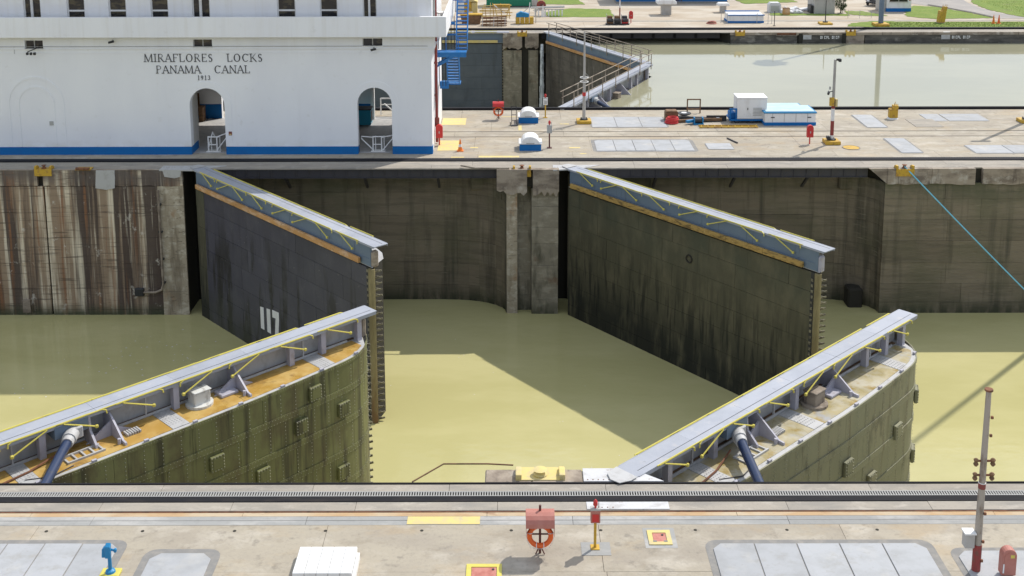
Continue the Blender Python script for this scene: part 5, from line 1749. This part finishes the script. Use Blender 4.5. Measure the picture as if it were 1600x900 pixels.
wall_run(fw, of, [(-19.5, 86.9), (-1.2, 86.9)], m_wall, rows=[-.6, -2, -4, -6, -8, -10.5], width=4.4)
wall_run(fw, of, [(-.95, 84.2), (.95, 84.2)], m_pier, rows=[-1.8, -3.8, -6, -8, -10.5], width=2)
wall_run(fw, of, [(.95, 84.45), (1.65, 84.45)], m_pier, rows=[-1.8, -3.8, -6, -8, -10.5], width=2)
wall_run(fw, of, [(1.65, 84.2), (2.65, 84.2)], m_pier, rows=[-1.8, -3.8, -6, -8, -10.5], width=2)
MB().prism(ragged(-.98 - 30, 1.0 - 30, -1.6, .2), -.15, .19, 'xz').build('coping_block', m_coping, fw)
MB().prism(ragged(1.3 - 30, 2.7 - 30, -1.5, .2), -.12, .19, 'xz').build('coping_block', m_coping, fw)
for a, b in ((22.4, 27.2), (29.2, 38.0), (38.05, 43.2), (43.25, 52), (52.05, 76)):
    MB().box(a - 30, b - 30, -.04, .2, -.26, .01).build('coping_cap', m_coping, fw)
MB().box(-2.78, -.82, .05, .2, -.25, -.05).build('slot', m_rust, fw)
MB().box(-2.9, -.7, -.06, .0, -.34, -.27).build('slot_lip', m_coping, fw)
for a in (-.58, 3.9):
    MB().box(a, a + .42, -.045, -.02, -1.1, -.1).build('joint', m_core, fw)
MB().box(-.1, .75, -.035, -.022, -.72, -.24).build('render_patch', m_lightsteel, fw)
MB().box(14.1, 15.0, -.035, -.022, -.72, -.2).build('render_patch', m_lightsteel, fw)
MB().box(14.3, 15.0, -.05, .2, .011, .02).build('render_patch', m_white2, fw)
# worn stencilled marks, no longer readable
for x0, x1 in ((1.66, 3.65), (15.2, 17.1)):
    mb = MB()
    n = 10
    for i in range(n):
        if i == 5:
            continue
        x = x0 + (x1 - x0) * i / n
        wd = (x1 - x0) / n * .75
        a, b = -.66, -.36
        mb.box(x, x + .05, -.04, -.03, a, b)
        if i % 3 != 1:
            mb.box(x + .05, x + wd, -.039, -.03, b - .07, b)
        if i % 2 == 0:
            mb.box(x + .05, x + wd, -.039, -.03, a, a + .07)
        if i % 3 == 0:
            mb.box(x + wd - .05, x + wd, -.0385, -.03, a + .07, b - .07)
    mb.build('stencil_marks', m_white2, fw)
platform_far = []
for lab, x0, x1 in (('dark steel platform along the far bank above the slate gate leaf', -19, -1.1), ('dark steel platform along the far bank behind the closed gate', 3.0, 21.5)):
    t = thing('track_platform', lab, 'steel platform', (x0, 85.2, 0), 0, 'dark steel platforms over the gate recesses')
    MB().box(0, x1 - x0, 0, .08, -.75, -.07).build('girder', m_black, t)
    MB().box(0, x1 - x0, -.95, -.02, -.068, -.03).build('deck_edge', m_strip if x0 < 0 else m_black, t)
    for i in range(int((x1 - x0) / 2.2)):
        MB().box(.5 + i * 2.2, .75 + i * 2.2, -.1, -.001, -.7, -.08).build('stiffener', m_track, t)


def simple(name, label, cat, loc, parts, rz=0, group=None):
    """parts: (name, mat, callable building into an MB)"""
    t = thing(name, label, cat, loc, rz, group)
    for nm, mm, fn in parts:
        fn(MB()).build(nm, mm, t)
    return t


# yellow scaffold heap
t = thing('scaffold_stack', 'heap of yellow scaffold frames on the far bank', 'scaffolding', (-1.8, 92.5, 0))
for i in range(7):
    z = .45 + i * .2
    a, b = -1.65 + random.uniform(-.2, .1), 1.6 + random.uniform(-.2, .3)
    y = random.uniform(-.6, .5)
    MB().bar((a, y, z), (b, y, z + random.uniform(-.1, .1)), .08, .08).build('tube', m_yellow2 if i % 3 else m_ypaint, t)
for i in range(8):
    x = -1.5 + i * .43
    MB().bar((x, random.uniform(-.6, -.3), .3), (x + random.uniform(-.4, .5), .3, 1.7 + random.uniform(-.3, .3)), .07, .07).build('standard', m_yellow2 if i % 2 else m_ypaint, t)
MB().box(-.3, 1.5, -.2, .3, 1.6, 1.85).build('top_beam', m_yellow2, t)
MB().bar((-.2, -.3, 1.8), (1.0, -.3, .9), .1, .1).build('tube', m_white2, t)
for nm, lab, loc, nn in (('pallet_stack', 'low heap of brown rusty frames in front of the yellow scaffold heap', (-2.0, 89.2, 0), 9),):
    t = thing(nm, lab, 'frames', loc)
    for i in range(nn):
        z = .1 + (i % 3) * .35
        MB().bar((-1.4 + random.uniform(0, .3), -.5 + i * .14, z), (1.4, -.5 + i * .14, z + random.uniform(0, .2)), .09, .09).build('bar', m_rust if i % 2 else m_wood, t)
    for i in range(7):
        MB().bar((-1.2 + i * .4, -.55, 0), (-1.15 + i * .4, -.5, 1.0), .06, .06).build('upright', m_lightsteel if i % 3 == 0 else m_wood, t)
simple('yellow_cabin', 'small yellow equipment cabin beside the blue stairs on the far bank', 'cabin', (-4.6, 93.4, 0), (
    ('body', m_yellow2, lambda b: b.box(-.7, .1, -.5, .5, .5, 2.1)), ('door', m_ypaint, lambda b: b.box(.11, .75, -.45, .45, .3, 2.0)),
    ('roof', m_ypaint, lambda b: b.prism([(-.8, 2.1), (.8, 2.1), (.1, 2.4)], -.55, .55, 'xz')), ('base', m_rust, lambda b: b.box(-.8, .8, -.6, .6, 0, .5)),
    ('tank', m_white2, lambda b: b.cyl(.0, -.7, .5, 1.0, .25, 10))))
simple('orange_skip', 'orange brown skip below the small yellow cabin', 'skip', (-4.5, 90.6, 0), (
    ('body', m_wood, lambda b: b.prism([(-.9, 0), (1.0, 0), (1.2, 1.0), (-1.1, 1.0)], -.5, .5, 'xz')), ('rim', m_yellow2, lambda b: b.box(-1.15, 1.25, -.55, .55, 1.0, 1.1))))
simple('site_hut', 'white hut with an orange lamp seen above the blue stairs', 'hut', (-5.6, 101.5, 0), (
    ('body', m_white2, lambda b: b.box(-1.2, 1.2, -.8, .8, 0, 1.5)), ('roof', m_white2, lambda b: b.prism([(-1.3, 1.5), (1.3, 1.5), (.9, 1.9), (-.9, 1.9)], -.9, .9, 'xz')),
    ('lamp', m_cone, lambda b: b.cyl(-.2, 0, 1.9, 2.3, .2, 10))))
t = thing('green_container', 'green ribbed container at the top edge of the far bank', 'container', (0, 105.0, 0))
MB().box(-3.1, 3.0, -1.2, 1.2, .1, 2.5).build('body', m_green, t)
for i in range(15):
    MB().box(-3.0 + i * .4, -2.85 + i * .4, -1.25, -1.201, .15, 2.4).build('rib', m_green, t)
MB().box(2.3, 3.05, -1.28, -1.2, .15, 2.45).build('door', m_galv, t)
MB().box(-3.15, 3.1, -1.26, 1.25, 0, .1).build('base', m_darksteel, t)
t = thing('drum_reel', 'round maroon reel beside the green container', 'reel', (3.4, 101.3, .55))
MB().tube([(0, -.25, 0), (0, .25, 0)], .55, 14).build('drum', m_mastred, t)
MB().tube([(0, -.3, 0), (0, -.25, 0)], .2, 10).build('hub', m_maroon, t)
t = thing('winch_machine', 'blue winch machine on a yellow block base on the far bank', 'winch', (1.3, 90.6, 0))
for i in range(4):
    MB().box(-.95 + i * .5, -.5 + i * .5, -.4, .4, 0, .75).build('block', m_yellow2, t, bevel=.03)
MB().prism([(-.9, .75), (.5, .75), (.5, 1.1), (-.4, 1.35), (-.9, 1.05)], -.4, .4, 'xz').build('housing', m_sb, t, bevel=.03)
MB().bar((.5, 0, .8), (.6, 0, 2.3), .1, .1).build('lever', m_white2, t)
MB().bar((-.2, -.1, 1.2), (.5, -.1, 1.8), .06, .06).build('stay', m_galv, t)
t = thing('pipe_rack', 'white barred pipe rack with pale pipes on the far bank', 'rack', (4.1, 96.0, 0))
for i in range(9):
    MB().box(-1.6 + i * .38, -1.45 + i * .38, -.05, .05, 0, .75).build('upright', m_white2, t)
MB().box(-1.6, 1.75, -.06, .06, .75, .85).build('rail', m_greybox, t)
for i in range(4):
    MB().bar((-2.0, .3 + i * .25, .9), (1.8, .3 + i * .25, 1.0), .12, .12).build('pipe', m_galv, t)
MB().prism([(-.9, 0), (-.4, 0), (-.65, 1.4)], -.4, -.3, 'xz').build('marker', m_white2, t)
t = thing('thin_pole', 'thin steel pole on the far bank near the winch machine', 'pole', (2.55, 91.0, 0))
MB().tube([(0, 0, 0), (0, 0, 1.6)], .05, 6).build('pole', m_galv, t)
MB().box(-.1, .1, -.05, .05, 1.2, 1.5).build('sign', m_greybox, t)

# pump engines
def engine(x, y, lab, mm):
    t = thing('pump_engine', lab, 'engine', (x, y, 0), 0, 'small engines by the far track')
    MB().box(-.45, .45, -.4, .4, 0, .12).build('skid', m_darksteel, t)
    MB().box(-.35, .35, -.3, .3, .12, .6).build('block', mm, t, bevel=.05)
    MB().tube([(-.3, -.32, .5), (.3, -.32, .5)], .2, 10).build('drum', m_darksteel, t)
    MB().box(-.3, .25, -.25, .25, .6, .95).build('tank', m_wood if mm != m_red else m_darksteel, t, bevel=.06)
    for x_ in (-.38, .38):
        MB().tube([(x_, -.3, 0), (x_, -.3, 1.1), (x_, .3, 1.1)], .03, 5).build('frame', m_galv, t)


engine(10.5, 89.9, 'open frame engine, leftmost of three by the far track', m_wood)
engine(11.3, 89.9, 'dark engine, middle one of three by the far track', m_darksteel)
engine(12.1, 89.9, 'red based engine, right one of three by the far track', m_red)
t = thing('banded_pole', 'red and white banded pole behind the three engines', 'pole', (11.7, 91.5, 0))
for i in range(6):
    MB().cyl(0, 0, i * .8, i * .8 + .8, .07, 8).build('band', (m_white2, m_mastred)[i % 2] if i else m_wood, t)


def vent(x, y, s, lab):
    t = thing('ventilator', lab, 'ventilator', (x, y, 0), 0, 'capped vent shafts on the far bank')
    t.scale = (s, s, s)
    MB().box(-.55, .55, -.5, .5, 0, 1.2).build('shaft', m_galv, t)
    MB().prism([(-1.1, 1.25), (1.1, 1.25), (1.1, 1.55), (.85, 1.8), (-.85, 1.8), (-1.1, 1.55)], -.9, .9, 'xz').build('cap', m_white2, t, bevel=.06)
    MB().box(-.6, .6, -.55, .55, 1.2, 1.25).build('collar', m_greybox, t)


vent(17.5, 97.3, 1.0, 'tall capped vent shaft, left of the pair by the blue shed')
vent(24.3, 99.0, .62, 'short capped vent shaft, right of the pair by the blue shed')
t = thing('blue_shed', 'long bright blue shed cut by the top edge', 'shed', (19.5, 108.4, 0))
MB().box(-6.8, 6.7, -1.8, 3, .25, 3.2).build('wall', m_bluep, t)
MB().box(-6.85, 6.75, -1.86, 3.05, 0, .25).build('plinth', m_frame, t)
for i in range(9):
    MB().box(-6.6 + i * 1.5, -6.5 + i * 1.5, -1.84, -1.801, .25, 3.2).build('seam', m_bluep, t)
MB().box(-1.0, 1.2, -1.83, -1.801, .3, 2.4).build('door', m_navy, t)
MB().box(-7.0, 6.9, -2.0, 3.2, 3.2, 3.35).build('roof', m_galv, t)
t = thing('lidded_crate', 'long white crate with blue edges on the far bank', 'crate', (25.3, 91.9, 0))
MB().box(-1.95, 1.95, -1.2, 1.2, 0, .22).build('base', m_bluep, t)
MB().prism([(-1.2, .22), (1.2, .22), (1.0, .95), (-1.2, .85)], -1.9, 1.9, 'yz').build('body', m_white2, t)
MB().box(-2.0, 2.0, -1.3, -1.15, .82, .92).build('edge', m_bluep, t)
MB().box(-1.9, 1.9, 1.0, 1.2, .95, 1.05).build('edge', m_bluep, t)
for x, lab in ((-2.6, 'leftmost thin stanchion, just left of the white crate with blue edges'), (-2.1, 'second stanchion from the left, at the near left corner of the far white crate'),
               (1.1, 'thin stanchion standing in front of the long white crate on the far bank'), (2.3, 'thin stanchion at the near right corner of the far white crate'), (2.7, 'rightmost thin stanchion beside the far white crate')):
    t = thing('stanchion', lab, 'post', (25.3 + x, 90.3 if x > -2.5 else 91.2, 0), 0, 'stanchions round the far crate')
    MB().tube([(0, 0, 0), (0, 0, 1.2)], .03, 6).build('post', m_galv, t)
    MB().cyl(0, 0, 0, .03, .12, 8).build('foot', m_galv, t)
t = thing('hose_heap', 'small heap of red hose on the far bank left of the white crate', 'hose', (21.5, 90.3, 0))
for i, (R_, z) in enumerate(((.5, .06), (.42, .15), (.3, .22))):
    MB().torus((i * .05, 0, z), R_, .07, 'z', 16, 5).build('loop', m_rust if i % 2 else m_pinkred, t)
t = thing('tent_shed', 'small grey fabric shed with a shallow gable on the far bank', 'shed', (35.6, 99.0, 0))
MB().box(-1.15, 1.15, -1.6, 1.6, 0, 1.7).build('wall', m_galv, t)
MB().prism([(-1.25, 1.7), (1.25, 1.7), (0, 2.1)], -1.7, 1.7, 'xz').build('roof', m_white2, t)
MB().box(-.02, .02, -1.63, -1.601, .1, 1.65).build('door_seam', m_greybox, t)
MB().box(-1.5, -1.16, -1.2, .2, 0, .9).build('dark_sheet', m_darksteel, t)
for lab, x, y, w_ in (('pale tarpaulin heap, left of the pair beside the grey fabric shed', 32.0, 98.2, 1.3), ('long pale tarpaulin bundle touching the grey fabric shed', 33.6, 100.4, 1.9)):
    t = thing('tarpaulin', lab, 'tarpaulin', (x, y, 0), 0, 'pale tarpaulins by the grey shed')
    n = 12
    prof = [(-w_, 0), (w_, 0)] + [(w_ - 2 * w_ * (i + .5) / n, .32 + random.uniform(-.1, .18)) for i in range(n)]
    MB().prism(prof, -.6, .6, 'xz').build('sheet', m_tarp, t, bevel=.06)
    for i in range(3):
        MB().box(-w_ + .2 + i * w_ * .7, -w_ + .5 + i * w_ * .7, -.7, -.62, 0, .12).build('weight', m_frame, t)
t = thing('dispenser', 'pale box with an arched top at the left of the tarpaulins', 'box', (30.2, 99.0, 0))
MB().prism([(-.7, 0), (.7, 0), (.7, .9), (.5, 1.15), (-.5, 1.15), (-.7, .9)], -.5, .5, 'xz').build('body', m_tarp, t)
MB().box(-.5, .5, -.53, -.501, .15, .8).build('panel', m_greybox, t)
t = thing('cardboard_box', 'tan box standing on the grass left of the tarpaulins', 'box', (31.1, 96.9, 0))
MB().box(-.35, .35, -.35, .35, 0, .72).build('carton', m_timber, t, bevel=.02)
MB().box(-.36, .36, -.36, .36, .72, .78).build('lid', m_wood, t)
t = thing('flag_mast', 'thin dark mast on a yellow base in front of the grey fabric shed', 'mast', (33.65, 89.8, 0))
yellow_base(t, .65, .2)
MB().tube([(0, 0, .2), (0, 0, 2.6)], .06, 6, .04).build('shaft', m_darksteel, t)
t = thing('stanchion', 'thin lone stanchion at the brink of the far bank, left of the thin dark mast', 'post', (27.9, 88.6, 0))
MB().tube([(0, 0, 0), (0, 0, 1.6)], .04, 6).build('post', m_darksteel, t)
MB().cyl(0, 0, 0, .04, .15, 8).build('foot', m_darksteel, t)

# kiosk, car, shrub
t = thing('guard_kiosk', 'white kiosk with a blue base and a wide window on the far bank', 'kiosk', (44.6, 100.2, 0))
MB().box(-1.42, 1.42, -1.2, 1.2, 0, .42).build('base', m_bluep, t)
MB().box(-1.4, 1.4, -1.18, 1.18, .42, 2.6).build('wall', m_white2, t)
wf = MB().box(-1.1, .95, -1.22, -1.181, 1.2, 2.3).build('window', m_glass, t)
MB().box(-1.15, 1.0, -1.26, -1.18, 1.12, 1.2).build('sill', m_galv, wf)
MB().box(-.1, -.04, -1.24, -1.221, 1.2, 2.3).build('mullion', m_galv, wf)
MB().box(1.1, 1.3, -1.2, -1.181, 1.3, 2.1).build('notice', m_pinkred, t)
MB().box(-1.6, 1.6, -1.4, 1.4, 2.6, 2.75).build('roof', m_galv, t)
MB().box(-2.05, -1.43, -.9, .9, 0, 2.2).build('side_cabinet', m_galv, t)


def car_(loc, rz):
    t = thing('parked_car', 'white off-road car parked behind the thick slate mast', 'car', loc, rz)
    body = [(-2.2, .45), (2.15, .42), (2.25, .62), (2.2, .88), (1.25, 1.05), (.7, 1.58), (-1.6, 1.62), (-2.1, 1.15), (-2.25, .8)]
    MB().prism(body, -.86, .86, 'xz').build('body', m_carp, t, bevel=.07)
    MB().prism([(1.12, 1.08), (.68, 1.5), (-1.5, 1.54), (-1.85, 1.12)], -.875, .875, 'xz').build('side_window', m_glass, t)
    MB().prism([(1.28, 1.06), (.74, 1.56), (.7, 1.5), (1.2, 1.02)], -.74, .74, 'xz').build('windscreen', m_glass, t)
    MB().box(2.2, 2.28, -.4, .4, .6, .84).build('grille', m_darksteel, t)
    MB().box(2.16, 2.3, -.85, .85, .36, .56).build('bumper', m_darksteel, t, bevel=.03)
    for sy in (-1, 1):
        MB().box(2.1, 2.27, sy * .8 - .14, sy * .8 + .06 * (1 if sy > 0 else 1), .68, .86).build('headlight', m_glass, t, bevel=.03)
        MB().box(.85, 1.0, sy * .97 - .08, sy * .97 + .08, 1.02, 1.18).build('mirror', m_carp, t, bevel=.02)
        for x in (-1.35, 1.4):
            wh = MB().tube([(x, sy * .88 - .1, .36), (x, sy * .88 + .02, .36)], .37, 16).build('wheel', m_tyre, t)
            MB().tube([(x, sy * .88 + sy * .03 - .02, .36), (x, sy * .88 + sy * .05, .36)], .22, 12).build('rim', m_galv, wh)


car_((44.3, 105.1, 0), radians(232))
t = thing('shrub', 'dark green shrub beside the grey fabric shed', 'shrub', (37.6, 98.0, 0))
MB().tube([(0, 0, 0), (.05, 0, .5), (.1, .05, 1.1)], .07, 6, .03).build('trunk', m_bark, t)
for a in range(5):
    MB().tube([(.05, 0, .4 + a * .12), (.5 * cos(a * 1.3), .5 * sin(a * 1.3), 1.0 + a * .12)], .03, 5, .01).build('branch', m_bark, t)
mb = MB()
rs = random.Random(5)
cl = [(rs.uniform(-.55, .55), rs.uniform(-.5, .5), rs.uniform(.5, 1.75), rs.uniform(.2, .42)) for _ in range(16)]
for i in range(1500):
    cx, cy, cz, r_ = rs.choice(cl)
    u, v_ = rs.uniform(0, 2 * pi), rs.uniform(-1, 1)
    rr = r_ * rs.random() ** .4
    p = (cx + rr * cos(u) * math.sqrt(1 - v_ * v_), cy + rr * sin(u) * math.sqrt(1 - v_ * v_), cz + rr * v_)
    a, b, s_ = rs.uniform(0, 2 * pi), rs.uniform(-.8, .8), rs.uniform(.05, .1)
    d1 = (cos(a) * s_, sin(a) * s_, b * s_)
    d2 = (-sin(a) * s_ * .5, cos(a) * s_ * .5, rs.uniform(-.4, .4) * s_)
    mb.add([tuple(p[k] - d1[k] for k in range(3)), tuple(p[k] + d2[k] for k in range(3)), tuple(p[k] + d1[k] for k in range(3)), tuple(p[k] - d2[k] for k in range(3))], [(0, 1, 2, 3)])
mb.build('foliage', m_leaf, t, kind='stuff')
t = thing('capstan_stand', 'deep yellow spiky stand on the far grass right of the white kiosk', 'stand', (46.3, 90.5, 0), radians(8))
MB().prism([(-.35, 0), (.35, 0), (.5, 1.3), (-.2, 1.35)], -.3, .3, 'xz').build('body', m_yellow2, t, bevel=.03)
MB().prism([(.05, 1.35), (.5, 1.3), (.62, 1.75), (.3, 1.8)], -.25, .25, 'xz').build('head', m_yellow2, t)
for x in (.1, .35, .55):
    MB().tube([(x, 0, 1.5), (x + .1, 0, 2.0)], .03, 5).build('spike', m_yellow2, t)
MB().cyl(0, 0, 0, .06, .5, 12).build('foot', m_frame, t)
t = thing('wire_barrier', 'low wire barrier on the far bank in front of the shrub', 'barrier', (38.6, 94.0, 0))
for x in (-1.3, 0, 1.3):
    MB().tube([(x, 0, 0), (x, 0, .9)], .025, 5).build('post', m_galv, t)
for z in (.3, .6, .9):
    MB().tube([(-1.3, 0, z), (1.3, 0, z)], .015, 4).build('wire', m_galv, t)
# grass blades over the lawns
mb = MB()
rs = random.Random(9)
for i in range(9000):
    x, y = (rs.uniform(39, 66), rs.uniform(87.6, 91.0)) if i % 3 else (rs.uniform(57.5, 70), rs.uniform(94, 108))
    h_ = rs.uniform(.02, .05)
    a = rs.uniform(0, pi)
    mb.add([(x - .05 * cos(a), y - .05 * sin(a), .03), (x + .05 * cos(a), y + .05 * sin(a), .03), (x + .03, y, .03 + h_)], [(0, 1, 2)])
o = mb.build('grass_blades', m_grass, None, kind='stuff')
o['label'] = 'short grass growing on the lawns of the far bank'
o['category'] = 'grass'
